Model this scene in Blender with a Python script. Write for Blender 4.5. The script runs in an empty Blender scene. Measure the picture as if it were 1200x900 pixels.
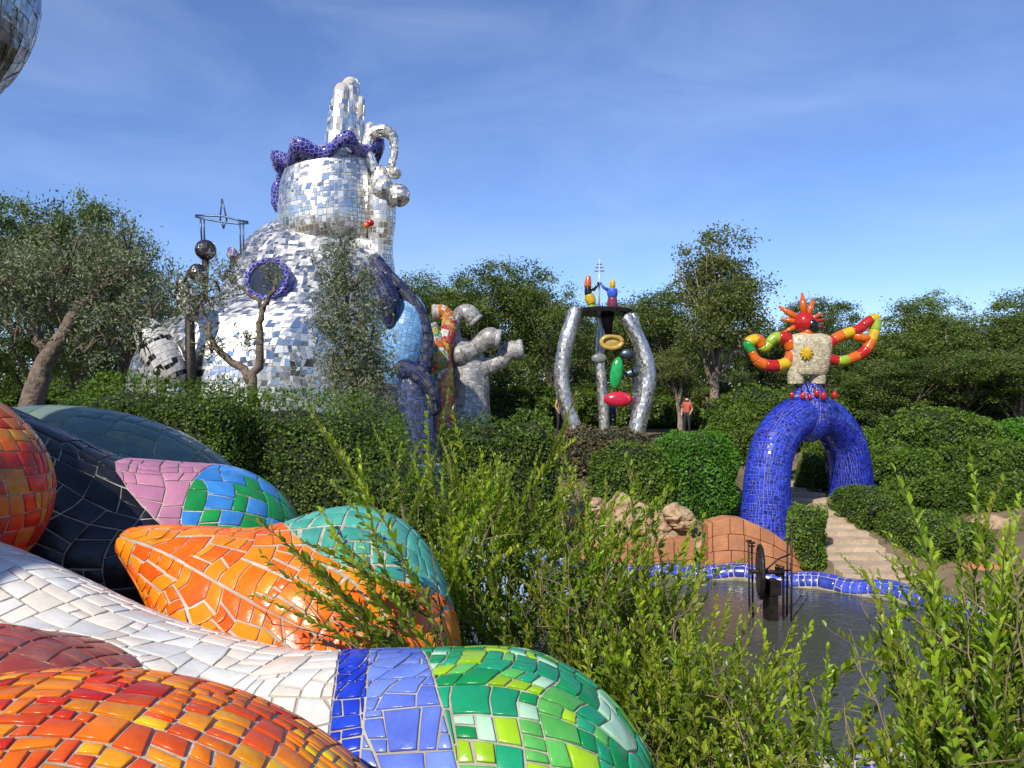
import bpy, bmesh, math, random, bisect
import numpy as np
from mathutils import Vector, Matrix, noise

# ------------------------------------------------------------------ camera, sky, sun, exposure
sc = bpy.context.scene
C = sc.collection
F = 942.0                      # focal length in pixels of a 1200 px wide frame
EYE = 5.0                      # the lens, above the water of the pond
SUN_AZ, SUN_EL = -28.0, 40.0   # degrees left of straight behind the camera / above the horizon

cam = bpy.data.cameras.new('camera')
cam.sensor_width = 36.0
cam.lens = 36.0 * F / 1200.0
cam.shift_y = 20.0 / 1200.0
cam.clip_start = 0.05
cam.clip_end = 3000.0
camo = bpy.data.objects.new('camera', cam)
camo.location = (0, 0, EYE)
camo.rotation_euler = (math.radians(90), 0, 0)
C.objects.link(camo)
sc.camera = camo

az, el = math.radians(SUN_AZ), math.radians(SUN_EL)
TO_SUN = Vector((math.sin(az) * math.cos(el), -math.cos(az) * math.cos(el), math.sin(el)))
w = bpy.data.worlds.new('World')
sc.world = w
w.use_nodes = True
nt = w.node_tree
nt.nodes.clear()
wo = nt.nodes.new('ShaderNodeOutputWorld')
bg = nt.nodes.new('ShaderNodeBackground')
sky = nt.nodes.new('ShaderNodeTexSky')
sky.sky_type = 'NISHITA'
sky.sun_disc = False
sky.sun_elevation = el
sky.sun_rotation = math.atan2(TO_SUN.x, TO_SUN.y)
sky.air_density = 1.0
sky.dust_density = 0.0
sky.ozone_density = 6.0
sky.altitude = 1200.0
bg.inputs['Strength'].default_value = 0.12
# faint high cirrus, streaked
tc = nt.nodes.new('ShaderNodeTexCoord')
mp = nt.nodes.new('ShaderNodeMapping')
mp.inputs['Scale'].default_value = (1.6, 1.0, 4.5)
mp.inputs['Rotation'].default_value = (0.0, math.radians(16), 0.2)
ns = nt.nodes.new('ShaderNodeTexNoise')
ns.inputs['Scale'].default_value = 2.1
ns.inputs['Detail'].default_value = 6
ns.inputs['Roughness'].default_value = 0.55
ns.inputs['Distortion'].default_value = 0.6
mr = nt.nodes.new('ShaderNodeMapRange')
mr.inputs['From Min'].default_value = 0.42
mr.inputs['From Max'].default_value = 0.80
mr.inputs['To Max'].default_value = 0.20
mx = nt.nodes.new('ShaderNodeMix')
mx.data_type = 'RGBA'
mx.inputs['B'].default_value = (4.6, 5.6, 7.6, 1)
nt.links.new(tc.outputs['Generated'], mp.inputs['Vector'])
nt.links.new(mp.outputs['Vector'], ns.inputs['Vector'])
nt.links.new(ns.outputs['Fac'], mr.inputs['Value'])
nt.links.new(mr.outputs['Result'], mx.inputs['Factor'])
tint = nt.nodes.new('ShaderNodeMix'); tint.data_type = 'RGBA'; tint.blend_type = 'MULTIPLY'
tint.inputs['Factor'].default_value = 1.0; tint.inputs['B'].default_value = (0.94, 0.91, 1.02, 1)
nt.links.new(sky.outputs['Color'], tint.inputs['A'])
nt.links.new(tint.outputs['Result'], mx.inputs['A'])
nt.links.new(mx.outputs['Result'], bg.inputs['Color'])
nt.links.new(bg.outputs['Background'], wo.inputs['Surface'])

sun = bpy.data.lights.new('sun', 'SUN')
sun.energy = 4.1
sun.angle = math.radians(0.53)
sun.color = (1.0, 0.93, 0.82)
suno = bpy.data.objects.new('sun', sun)
suno.rotation_euler = (-TO_SUN).to_track_quat('-Z', 'Y').to_euler()
suno.location = (0, 0, 60)
C.objects.link(suno)

sc.view_settings.view_transform = 'Standard'
sc.view_settings.look = 'None'
sc.view_settings.exposure = 0.5
sc.view_settings.gamma = 1.0
sc.view_settings.use_curve_mapping = False
sc.cycles.max_bounces = 8
sc.cycles.sample_clamp_indirect = 4.0


# ------------------------------------------------------------------ helpers
def P(px, py, Y):
    return Vector(((px - 600) / F * Y, Y, EYE - (py - 470) / F * Y))


def tag(o, label=None, cat=None, group=None, kind=None):
    if label: o['label'] = label
    if cat: o['category'] = cat
    if group: o['group'] = group
    if kind: o['kind'] = kind
    return o


def empty(name, loc, label=None, cat=None, group=None):
    o = bpy.data.objects.new(name, None)
    o.empty_display_size = 0.1
    o.location = loc
    C.objects.link(o)
    return tag(o, label, cat, group)


def wloc(o):
    v = Vector(o.location)
    while o.parent:
        o = o.parent
        v += Vector(o.location)
    return v


def link(name, me, mat=None, parent=None, loc=(0, 0, 0)):
    """me has coordinates relative to loc (world); parents are never rotated before linking"""
    o = bpy.data.objects.new(name, me)
    C.objects.link(o)
    if mat is not None and not me.materials:
        for m in (mat if isinstance(mat, (list, tuple)) else [mat]):
            me.materials.append(m)
    if parent is not None:
        o.parent = parent
        o.location = Vector(loc) - wloc(parent)
    else:
        o.location = loc
    return o


def mesh_py(name, V, Fc, smooth=False, rnd=None, mi=None):
    me = bpy.data.meshes.new(name)
    me.from_pydata([tuple(v) for v in V], [], Fc)
    if smooth:
        me.polygons.foreach_set('use_smooth', [True] * len(me.polygons))
    if rnd is not None:
        a = me.attributes.new('rnd', 'FLOAT', 'FACE')
        a.data.foreach_set('value', rnd)
    if mi is not None:
        me.polygons.foreach_set('material_index', mi)
    me.update()
    return me


def quad_soup(name, Q, rnd=None, mi=None):
    """Q: (n,4,3) array of loose quads"""
    n = len(Q)
    me = bpy.data.meshes.new(name)
    me.vertices.add(n * 4)
    me.vertices.foreach_set('co', np.asarray(Q, dtype=np.float32).ravel())
    me.loops.add(n * 4)
    me.loops.foreach_set('vertex_index', np.arange(n * 4, dtype=np.int32))
    me.polygons.add(n)
    me.polygons.foreach_set('loop_start', np.arange(0, n * 4, 4, dtype=np.int32))
    if rnd is not None:
        a = me.attributes.new('rnd', 'FLOAT', 'FACE')
        a.data.foreach_set('value', np.asarray(rnd, dtype=np.float32))
    if mi is not None:
        me.polygons.foreach_set('material_index', np.asarray(mi, dtype=np.int32))
    me.update(calc_edges=True)
    return me


def cross(a, b):
    return np.array([a[1] * b[2] - a[2] * b[1], a[2] * b[0] - a[0] * b[2], a[0] * b[1] - a[1] * b[0]])


def crom(pts, n):
    """Catmull-Rom through pts (tuples of any length) -> n samples"""
    A = np.array([list(p) for p in pts], dtype=float)
    A = np.vstack([2 * A[0] - A[1], A, 2 * A[-1] - A[-2]])
    out = []
    m = len(A) - 3
    for t in np.linspace(0, m - 1e-6, n):
        i = int(t); f = t - i
        p0, p1, p2, p3 = A[i:i + 4]
        out.append(0.5 * ((2 * p1) + (-p0 + p2) * f + (2 * p0 - 5 * p1 + 4 * p2 - p3) * f * f + (-p0 + 3 * p1 - 3 * p2 + p3) * f ** 3))
    return np.array(out)


def frames(path):
    p = np.asarray(path, dtype=float)
    T = np.gradient(p, axis=0)
    T /= np.linalg.norm(T, axis=1)[:, None] + 1e-12
    up = np.array([0, 0, 1.0]) if abs(T[0][2]) < 0.9 else np.array([0, 1.0, 0])
    n = up - T[0] * up.dot(T[0]); n /= np.linalg.norm(n)
    N, B = [], []
    for t in T:
        n = n - t * n.dot(t); n /= np.linalg.norm(n) + 1e-12
        N.append(n); B.append(np.cross(t, n))
    return T, np.array(N), np.array(B)


def tube_vf(path, rad, seg=8, V=None, Fc=None, caps=True):
    V = [] if V is None else V
    Fc = [] if Fc is None else Fc
    path = np.asarray(path, dtype=float)
    rad = np.broadcast_to(np.asarray(rad, dtype=float), (len(path),))
    T, N, B = frames(path)
    b0 = len(V)
    for p, r, n, b in zip(path, rad, N, B):
        for k in range(seg):
            a = 2 * math.pi * k / seg
            V.append(tuple(p + r * (math.cos(a) * n + math.sin(a) * b)))
    for i in range(len(path) - 1):
        for k in range(seg):
            a = b0 + i * seg + k; b = b0 + i * seg + (k + 1) % seg
            Fc.append((a, b, b + seg, a + seg))
    if caps:
        Fc.append(tuple(b0 + k for k in range(seg))[::-1])
        e = b0 + (len(path) - 1) * seg
        Fc.append(tuple(e + k for k in range(seg)))
    return V, Fc


def tube(name, path, rad, mat, parent=None, seg=8, loc=None, smooth=True):
    path = [Vector(p) for p in path]
    loc = path[0] if loc is None else Vector(loc)
    V, Fc = tube_vf([tuple(p - loc) for p in path], rad, seg)
    return link(name, mesh_py(name, V, Fc, smooth), mat, parent, loc)


def box_vf(c, s, V, Fc, R=None):
    b = len(V)
    for dx in (-1, 1):
        for dy in (-1, 1):
            for dz in (-1, 1):
                v = Vector((dx * s[0] / 2, dy * s[1] / 2, dz * s[2] / 2))
                if R is not None: v = R @ v
                V.append(tuple(v + Vector(c)))
    for f in ((0, 1, 3, 2), (4, 6, 7, 5), (0, 4, 5, 1), (2, 3, 7, 6), (0, 2, 6, 4), (1, 5, 7, 3)):
        Fc.append(tuple(b + i for i in f))


# ------------------------------------------------------------------ materials
def newmat(name):
    m = bpy.data.materials.new(name)
    m.use_nodes = True
    return m, m.node_tree, m.node_tree.nodes['Principled BSDF']


def surf(name, c1, c2=None, rough=0.6, metal=0.0, scale=4.0, detail=6, bump=0.0, bscale=None, coat=0.0,
         rnd=0.0, obj_rnd=0.0, spec=0.5, contrast=(0.35, 0.65), rough_var=0.0):
    """noise mottled material; rnd = value change per face ('rnd'), obj_rnd = per object"""
    m, t, p = newmat(name)
    N, L = t.nodes, t.links
    c2 = c2 or tuple(x * 0.75 for x in c1)
    geo = N.new('ShaderNodeTexCoord')
    oi = N.new('ShaderNodeObjectInfo')
    add = N.new('ShaderNodeVectorMath'); add.operation = 'ADD'
    mul = N.new('ShaderNodeMath'); mul.operation = 'MULTIPLY'; mul.inputs[1].default_value = 37.0
    L.new(oi.outputs['Random'], mul.inputs[0])
    L.new(geo.outputs['Object'], add.inputs[0])
    L.new(mul.outputs[0], add.inputs[1])
    n = N.new('ShaderNodeTexNoise')
    n.inputs['Scale'].default_value = scale; n.inputs['Detail'].default_value = detail
    n.inputs['Roughness'].default_value = 0.6
    L.new(add.outputs[0], n.inputs['Vector'])
    r = N.new('ShaderNodeMapRange')
    r.inputs['From Min'].default_value = contrast[0]; r.inputs['From Max'].default_value = contrast[1]
    L.new(n.outputs['Fac'], r.inputs['Value'])
    mixn = N.new('ShaderNodeMix'); mixn.data_type = 'RGBA'
    mixn.inputs['A'].default_value = (*c1, 1); mixn.inputs['B'].default_value = (*c2, 1)
    L.new(r.outputs['Result'], mixn.inputs['Factor'])
    out = mixn.outputs['Result']
    for amt, src in ((rnd, 'attr'), (obj_rnd, 'obj')):
        if amt:
            h = N.new('ShaderNodeHueSaturation')
            mr_ = N.new('ShaderNodeMapRange')
            mr_.inputs['To Min'].default_value = 1 - amt; mr_.inputs['To Max'].default_value = 1 + amt
            if src == 'attr':
                a = N.new('ShaderNodeAttribute'); a.attribute_name = 'rnd'
                L.new(a.outputs['Fac'], mr_.inputs['Value'])
            else:
                L.new(oi.outputs['Random'], mr_.inputs['Value'])
            L.new(mr_.outputs['Result'], h.inputs['Value'])
            L.new(out, h.inputs['Color'])
            out = h.outputs['Color']
    L.new(out, p.inputs['Base Color'])
    p.inputs['Roughness'].default_value = rough
    p.inputs['Metallic'].default_value = metal
    p.inputs['Specular IOR Level'].default_value = spec
    if coat:
        p.inputs['Coat Weight'].default_value = coat
        p.inputs['Coat Roughness'].default_value = 0.06
    if rough_var:
        a = N.new('ShaderNodeAttribute'); a.attribute_name = 'rnd'
        q = N.new('ShaderNodeMapRange')
        q.inputs['To Min'].default_value = rough; q.inputs['To Max'].default_value = rough + rough_var
        L.new(a.outputs['Fac'], q.inputs['Value']); L.new(q.outputs['Result'], p.inputs['Roughness'])
    if bump:
        bn = N.new('ShaderNodeTexNoise')
        bn.inputs['Scale'].default_value = bscale or scale * 4; bn.inputs['Detail'].default_value = 5
        L.new(add.outputs[0], bn.inputs['Vector'])
        b = N.new('ShaderNodeBump'); b.inputs['Strength'].default_value = bump; b.inputs['Distance'].default_value = 0.05
        L.new(bn.outputs['Fac'], b.inputs['Height']); L.new(b.outputs['Normal'], p.inputs['Normal'])
    return m


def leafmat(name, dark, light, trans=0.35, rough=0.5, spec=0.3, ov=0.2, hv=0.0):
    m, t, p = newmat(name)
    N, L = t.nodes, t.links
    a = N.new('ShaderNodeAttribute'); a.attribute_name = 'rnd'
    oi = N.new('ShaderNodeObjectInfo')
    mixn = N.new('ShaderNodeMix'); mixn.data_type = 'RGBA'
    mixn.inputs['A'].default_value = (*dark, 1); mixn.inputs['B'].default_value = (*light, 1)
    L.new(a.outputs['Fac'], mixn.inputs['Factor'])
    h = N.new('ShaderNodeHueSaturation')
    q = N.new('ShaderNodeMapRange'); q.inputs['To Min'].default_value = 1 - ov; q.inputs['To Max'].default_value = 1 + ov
    if hv:
        wn = N.new('ShaderNodeTexWhiteNoise'); wn.noise_dimensions = '1D'; L.new(oi.outputs['Random'], wn.inputs['W'])
        hq = N.new('ShaderNodeMapRange'); hq.inputs['To Min'].default_value = 0.5 - hv; hq.inputs['To Max'].default_value = 0.5 + hv
        L.new(wn.outputs['Value'], hq.inputs['Value']); L.new(hq.outputs['Result'], h.inputs['Hue'])
    L.new(oi.outputs['Random'], q.inputs['Value']); L.new(q.outputs['Result'], h.inputs['Value'])
    L.new(mixn.outputs['Result'], h.inputs['Color'])
    L.new(h.outputs['Color'], p.inputs['Base Color'])
    p.inputs['Roughness'].default_value = rough
    p.inputs['Specular IOR Level'].default_value = spec
    tr = N.new('ShaderNodeBsdfTranslucent')
    br = N.new('ShaderNodeHueSaturation'); br.inputs['Value'].default_value = 1.35; br.inputs['Saturation'].default_value = 1.1
    L.new(h.outputs['Color'], br.inputs['Color']); L.new(br.outputs['Color'], tr.inputs['Color'])
    ms = N.new('ShaderNodeMixShader'); ms.inputs['Fac'].default_value = trans
    L.new(p.outputs['BSDF'], ms.inputs[1]); L.new(tr.outputs['BSDF'], ms.inputs[2])
    L.new(ms.outputs['Shader'], N['Material Output'].inputs['Surface'])
    return m


def glaze(name, c1, c2=None, rough=0.27, scale=9.0, contrast=(0.40, 0.62), ov=0.16):
    return surf(name, c1, c2, rough, 0, scale, 7, bump=0.10, bscale=22, obj_rnd=ov, rnd=0.0, contrast=contrast, spec=0.38)


M = {}
M['grout'] = surf('cement_grout', (0.50, 0.46, 0.38), (0.28, 0.25, 0.20), 0.9, scale=5, bump=0.4)
M['grout_dark'] = surf('dark_grout', (0.10, 0.095, 0.09), (0.05, 0.05, 0.05), 0.9, scale=6, bump=0.3)
M['grout_pale'] = surf('pale_grout', (0.50, 0.46, 0.38), (0.34, 0.31, 0.25), 0.9, scale=3, bump=0.2)
M['mirror'] = surf('mirror_glass', (0.86, 0.85, 0.82), (0.66, 0.65, 0.61), 0.12, 1.0, 1.2, rnd=0.15, rough_var=0.45)
M['mirror_old'] = surf('weathered_mirror', (0.36, 0.37, 0.38), (0.10, 0.10, 0.11), 0.16, 1.0, 7.0, 8, rnd=0.3, rough_var=0.2,
                       contrast=(0.42, 0.60), bump=0.25, bscale=9)
M['silver'] = surf('dull_silver_mosaic', (0.72, 0.71, 0.68), (0.50, 0.49, 0.46), 0.28, 1.0, 2.0, rnd=0.15, rough_var=0.25)
M['blue_tile'] = surf('cobalt_tile', (0.012, 0.020, 0.30), (0.022, 0.045, 0.42), 0.16, 0, 3, rnd=0.5)
M['blue_deep'] = surf('deep_blue_tile', (0.02, 0.02, 0.28), (0.05, 0.05, 0.42), 0.16, 0, 3, rnd=0.45)
M['navy'] = surf('navy_tile', (0.010, 0.012, 0.05), (0.02, 0.03, 0.10), 0.2, 0, 3, rnd=0.4)
M['slate_blue'] = surf('slate_blue_tile', (0.020, 0.030, 0.085), (0.045, 0.065, 0.15), 0.2, 0, 3, rnd=0.6)
M['sky_blue'] = surf('pale_blue_tile', (0.10, 0.27, 0.52), (0.17, 0.37, 0.62), 0.22, 0, 2, rnd=0.25)
M['pale_mosaic'] = surf('pale_grey_mosaic', (0.42, 0.41, 0.38), (0.26, 0.25, 0.24), 0.25, 0.25, 3, rnd=0.45)
M['beige_mosaic'] = surf('beige_mosaic', (0.55, 0.46, 0.28), (0.38, 0.34, 0.22), 0.35, 0, 6, rnd=0.35)
for nm, c in {'red': (0.46, 0.016, 0.012), 'orange': (0.62, 0.12, 0.010), 'yellow': (0.62, 0.40, 0.012), 'lime': (0.30, 0.44, 0.03),
              'green': (0.02, 0.36, 0.08), 'white': (0.62, 0.61, 0.58), 'black': (0.012, 0.012, 0.014), 'gold': (0.50, 0.34, 0.08),
              'grey': (0.22, 0.22, 0.21), 'blue': (0.05, 0.12, 0.55), 'maroon': (0.20, 0.03, 0.05), 'lips': (0.55, 0.02, 0.05)}.items():
    M['p_' + nm] = surf('glossy_' + nm, c, tuple(x * 0.72 for x in c), 0.18, 0, 5, bump=0.08, bscale=20)
M['iron'] = surf('dark_iron', (0.018, 0.017, 0.016), (0.05, 0.035, 0.025), 0.5, 0.6, 8, bump=0.3)
M['steel'] = surf('blue_grey_steel', (0.10, 0.14, 0.20), (0.06, 0.08, 0.12), 0.4, 0.7, 8)
M['bark'] = surf('grey_brown_bark', (0.20, 0.15, 0.105), (0.08, 0.06, 0.045), 0.9, 0, 9, bump=0.8, bscale=16)
M['bark_pale'] = surf('pale_bark', (0.36, 0.29, 0.21), (0.16, 0.12, 0.09), 0.9, 0, 6, bump=0.8, bscale=14)
M['twig'] = surf('green_brown_twig', (0.13, 0.11, 0.05), (0.08, 0.06, 0.035), 0.8, 0, 20)
M['core'] = surf('hedge_core_shade', (0.018, 0.028, 0.008), (0.010, 0.016, 0.005), 0.95, 0, 8, bump=0.8)  # near-black green: inner shade of hedges and bushes painted on a solid core
M['leaf_oak'] = leafmat('oak_leaf', (0.026, 0.056, 0.012), (0.185, 0.250, 0.050), 0.30)
M['leaf_tall'] = leafmat('tall_tree_leaf', (0.060, 0.090, 0.022), (0.230, 0.260, 0.070), 0.38)
M['leaf_olive'] = leafmat('olive_leaf', (0.075, 0.100, 0.045), (0.240, 0.265, 0.145), 0.25)
M['leaf_hedge'] = leafmat('hedge_leaf', (0.048, 0.100, 0.012), (0.165, 0.260, 0.032), 0.38)
M['leaf_bright'] = leafmat('bright_hedge_leaf', (0.045, 0.130, 0.012), (0.130, 0.310, 0.030), 0.4)
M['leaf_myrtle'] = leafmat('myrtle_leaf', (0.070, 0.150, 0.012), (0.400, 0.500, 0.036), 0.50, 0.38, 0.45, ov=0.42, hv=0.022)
M['leaf_dry'] = leafmat('dry_shrub_leaf', (0.060, 0.060, 0.025), (0.190, 0.150, 0.075), 0.25)
M['stone'] = surf('sandstone', (0.44, 0.31, 0.18), (0.25, 0.17, 0.10), 0.9, 0, 2.5, bump=0.7, bscale=5)
M['terracotta'] = surf('terracotta', (0.46, 0.19, 0.08), (0.33, 0.14, 0.065), 0.75, 0, 3, bump=0.3, obj_rnd=0.15)
M['step'] = surf('sandy_step_stone', (0.46, 0.36, 0.25), (0.34, 0.26, 0.18), 0.9, 0, 3, bump=0.5, obj_rnd=0.12)
M['skin'] = surf('skin', (0.50, 0.28, 0.19), None, 0.5)


# ------------------------------------------------------------------ ground
PC, PRX, PRY = (3.5, 16.8), 7.2, 6.0
KA = [(0, 2.6), (30, 2.0), (50, 1.45), (68, 1.45), (80, 2.4), (95, 4.5), (180, 5.0), (225, 3.2), (270, 2.0), (315, 1.6), (360, 2.6)]


def ground_z(x, y):
    dx, dy = (x - PC[0]) / PRX, (y - PC[1]) / PRY
    e = math.hypot(dx, dy)
    th = math.degrees(math.atan2(dy, dx)) % 360
    k = 2.0
    for (a, ka), (b, kb) in zip(KA, KA[1:]):
        if a <= th <= b:
            f = (th - a) / (b - a); f = f * f * (3 - 2 * f)
            k = ka + (kb - ka) * f
            break
    if e < 1.0:
        return -0.5 + 0.45 * max(0, (e - 0.93) / 0.07)
    z = 0.10 + k * max(0.0, e - 1.14)
    top = 3.62
    if z > top - 0.8:
        z = top - 0.8 * math.exp(-(z - top + 0.8) / 0.8)
    n = noise.noise(Vector((x * 0.5, y * 0.5, 0))) * 0.07
    return z + (n if e > 1.2 else 0)


def build_ground():
    xs = np.concatenate([np.linspace(-600, -40, 12), np.linspace(-36, 40, 200), np.linspace(46, 600, 12)])
    ys = np.concatenate([np.linspace(-600, -20, 12), np.linspace(-16, 50, 180), np.linspace(56, 900, 14)])
    V, Fc = [], []
    for y in ys:
        for x in xs:
            V.append((x, y, ground_z(x, y)))
    nx = len(xs)
    for j in range(len(ys) - 1):
        for i in range(nx - 1):
            a = j * nx + i
            Fc.append((a, a + 1, a + 1 + nx, a + nx))
    m = surf('earth', (0.21, 0.15, 0.09), (0.11, 0.085, 0.045), 0.95, 0, 0.8, 8, bump=0.6, bscale=6)
    o = link('ground', mesh_py('ground', V, Fc, True), m)
    tag(o, 'bare sandy earth sloping from the terrace down to the pond', 'ground', kind='structure')


build_ground()


# ------------------------------------------------------------------ mosaic tools
class Ellipsoid:
    """pole axis along local X; u in [0,pi] from +x to -x pole, v around"""
    def __init__(self, c, r, rot=(0, 0, 0)):
        self.c = np.array(c, dtype=float); self.r = np.array(r, dtype=float)
        from mathutils import Euler
        self.R = np.array(Euler([math.radians(a) for a in rot]).to_matrix())
        self.dom = (0.06, math.pi - 0.06, 0, 2 * math.pi)

    def S(self, u, v):
        p = np.array([math.cos(u), math.sin(u) * math.cos(v), math.sin(u) * math.sin(v)]) * self.r
        return self.c + self.R @ p

    def inside(self, p, m=1.0):
        q = self.R.T @ (np.asarray(p) - self.c) / self.r
        return q.dot(q) < m


class Tube:
    """u in [0,1] along the path, v around"""
    def __init__(self, pts, n=60, caps=(True, True), vstart=0.0):
        a = crom(pts, n)
        self.p, self.rad = a[:, :3], np.maximum(a[:, 3], 0.004)
        d = np.concatenate([[0], np.cumsum(np.linalg.norm(np.diff(self.p, axis=0), axis=1))])
        ext = []
        # round the ends: add hemispherical profile samples
        P_, R_ = list(self.p), list(self.rad)
        T, N, B = frames(self.p)
        if caps[0]:
            r = R_[0]
            for k in range(1, 9):
                a_ = k / 8 * math.pi / 2
                P_.insert(0, self.p[0] - T[0] * r * math.sin(a_)); R_.insert(0, max(r * math.cos(a_), 0.002))
        if caps[1]:
            r = self.rad[-1]
            for k in range(1, 9):
                a_ = k / 8 * math.pi / 2
                P_.append(self.p[-1] + T[-1] * r * math.sin(a_)); R_.append(max(r * math.cos(a_), 0.002))
        self.P, self.Rr = np.array(P_), np.array(R_)
        self.T, self.N, self.B = frames(self.P)
        s = np.concatenate([[0], np.cumsum(np.hypot(np.linalg.norm(np.diff(self.P, axis=0), axis=1), np.diff(self.Rr)))])
        self.s = s / s[-1]
        self.len = s[-1]
        self.dom = (0.012, 0.988, vstart, vstart + 2 * math.pi)

    def S(self, u, v):
        if not hasattr(self, 'tab'):
            self.tab = [tuple(x) for x in np.hstack([self.P, self.Rr[:, None], self.N, self.B]).tolist()]; self.sl = self.s.tolist()
        u = min(max(u, 0.0), 1.0)
        i = min(max(bisect.bisect_right(self.sl, u) - 1, 0), len(self.sl) - 2)
        f = (u - self.sl[i]) / (self.sl[i + 1] - self.sl[i] + 1e-12); e = 1 - f
        a, b = self.tab[i], self.tab[i + 1]
        r = a[3] * e + b[3] * f; cv, sv = math.cos(v) * r, math.sin(v) * r
        return np.array([a[k] * e + b[k] * f + cv * (a[4 + k] * e + b[4 + k] * f) + sv * (a[7 + k] * e + b[7 + k] * f) for k in (0, 1, 2)])

    def inside(self, p, m=1.0):
        d = np.linalg.norm(self.p - np.asarray(p), axis=1) / self.rad
        return d.min() < m


class Loft:
    """horizontal elliptic sections (z, cx, cy, rx, ry) top to bottom, u = height, v around"""
    def __init__(self, secs, n=40, tilt=0.0):
        self.a = crom(secs, n); self.tilt = tilt
        self.dom = (0.0, 1.0, 0, 2 * math.pi)

    def S(self, u, v):
        t = min(max(u, 0), 1) * (len(self.a) - 1)
        i = min(int(t), len(self.a) - 2); f = t - i
        z, cx, cy, rx, ry = self.a[i] * (1 - f) + self.a[i + 1] * f
        # v grows so that u x v points outward
        x = rx * math.cos(v)
        return np.array([cx + x, cy - ry * math.sin(v), z + self.tilt * x])

    def inside(self, p, m=1.0):
        return False


def normal(S, u, v, c=None):
    e = 1e-3
    n = cross(S(u + e, v) - S(u - e, v), S(u, v + e) - S(u, v - e))
    return n / (math.sqrt(n.dot(n)) + 1e-12)


def warp(S, amt, fr, seed):
    def W(u, v):
        a = noise.noise(Vector((u * fr, math.cos(v) * fr, math.sin(v) * fr + seed)))
        b = noise.noise(Vector((u * fr + 31, math.cos(v) * fr, math.sin(v) * fr + seed + 7)))
        return S(u + amt * a * 0.5, v + amt * b)
    return W


def cut(S, reg, size, rng, aspect=1.0, jit=0.07, n0=(4, 6), skew=1.0):
    """irregular paving of the parameter rectangle reg by random cuts -> list of 4-corner uv quads"""
    u0, u1, v0, v1 = reg
    out = []

    def lerp(a, b, t): return (a[0] + (b[0] - a[0]) * t, a[1] + (b[1] - a[1]) * t)

    def rec(q, depth):
        a, b, c, d = q
        Sa, Sb, Sc, Sd = (S(*x) for x in q)
        lu = 0.5 * (math.dist(Sa, Sb) + math.dist(Sd, Sc)) / aspect
        lv = 0.5 * (math.dist(Sb, Sc) + math.dist(Sa, Sd))
        lim = size * rng.uniform(0.85, 1.75)
        if max(lu, lv) < lim or depth > 11:
            out.append(q); return
        t = rng.uniform(0.36, 0.64)
        t1, t2 = t + rng.uniform(-jit, jit) * skew, t + rng.uniform(-jit, jit) * skew
        if lu * rng.uniform(0.85, 1.15) > lv:
            m1, m2 = lerp(a, b, t1), lerp(d, c, t2)
            rec((a, m1, m2, d), depth + 1); rec((m1, b, c, m2), depth + 1)
        else:
            m1, m2 = lerp(a, d, t1), lerp(b, c, t2)
            rec((a, b, m2, m1), depth + 1); rec((m1, m2, c, d), depth + 1)

    U = np.linspace(u0, u1, n0[0] + 1); Vv = np.linspace(v0, v1, n0[1] + 1)
    for i in range(n0[0]):
        for j in range(n0[1]):
            rec(((U[i], Vv[j]), (U[i + 1], Vv[j]), (U[i + 1], Vv[j + 1]), (U[i], Vv[j + 1])), 0)
    return out


def shell_mesh(name, shape, nu=48, nv=64, off=0.0, loc=(0, 0, 0)):
    u0, u1, v0, v1 = shape.dom
    if isinstance(shape, Ellipsoid): u0, u1 = 0.0, math.pi
    if isinstance(shape, Tube): u0, u1 = 0.0, 1.0
    V, Fc = [], []
    for i in range(nu + 1):
        for j in range(nv):
            V.append(tuple(shape.S(u0 + (u1 - u0) * i / nu, v0 + (v1 - v0) * j / nv) - np.array(loc)))
    for i in range(nu):
        for j in range(nv):
            a, b = i * nv + j, i * nv + (j + 1) % nv
            Fc.append((a, a + nv, b + nv, b))
    Fc.append(tuple(range(nv))); Fc.append(tuple(nu * nv + j for j in range(nv))[::-1])
    me = mesh_py(name, V, Fc, True)
    bm = bmesh.new(); bm.from_mesh(me)
    bmesh.ops.remove_doubles(bm, verts=bm.verts, dist=1e-5)
    bmesh.ops.recalc_face_normals(bm, faces=bm.faces)
    bm.to_mesh(me); bm.free()
    return me


EYEV = np.array([0, 0, EYE])
LOOKS = [np.array([dx, dy, EYE + 0.3]) for dx in (-1.5, 0, 1.5) for dy in (-0.5, 0.4)]


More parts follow.
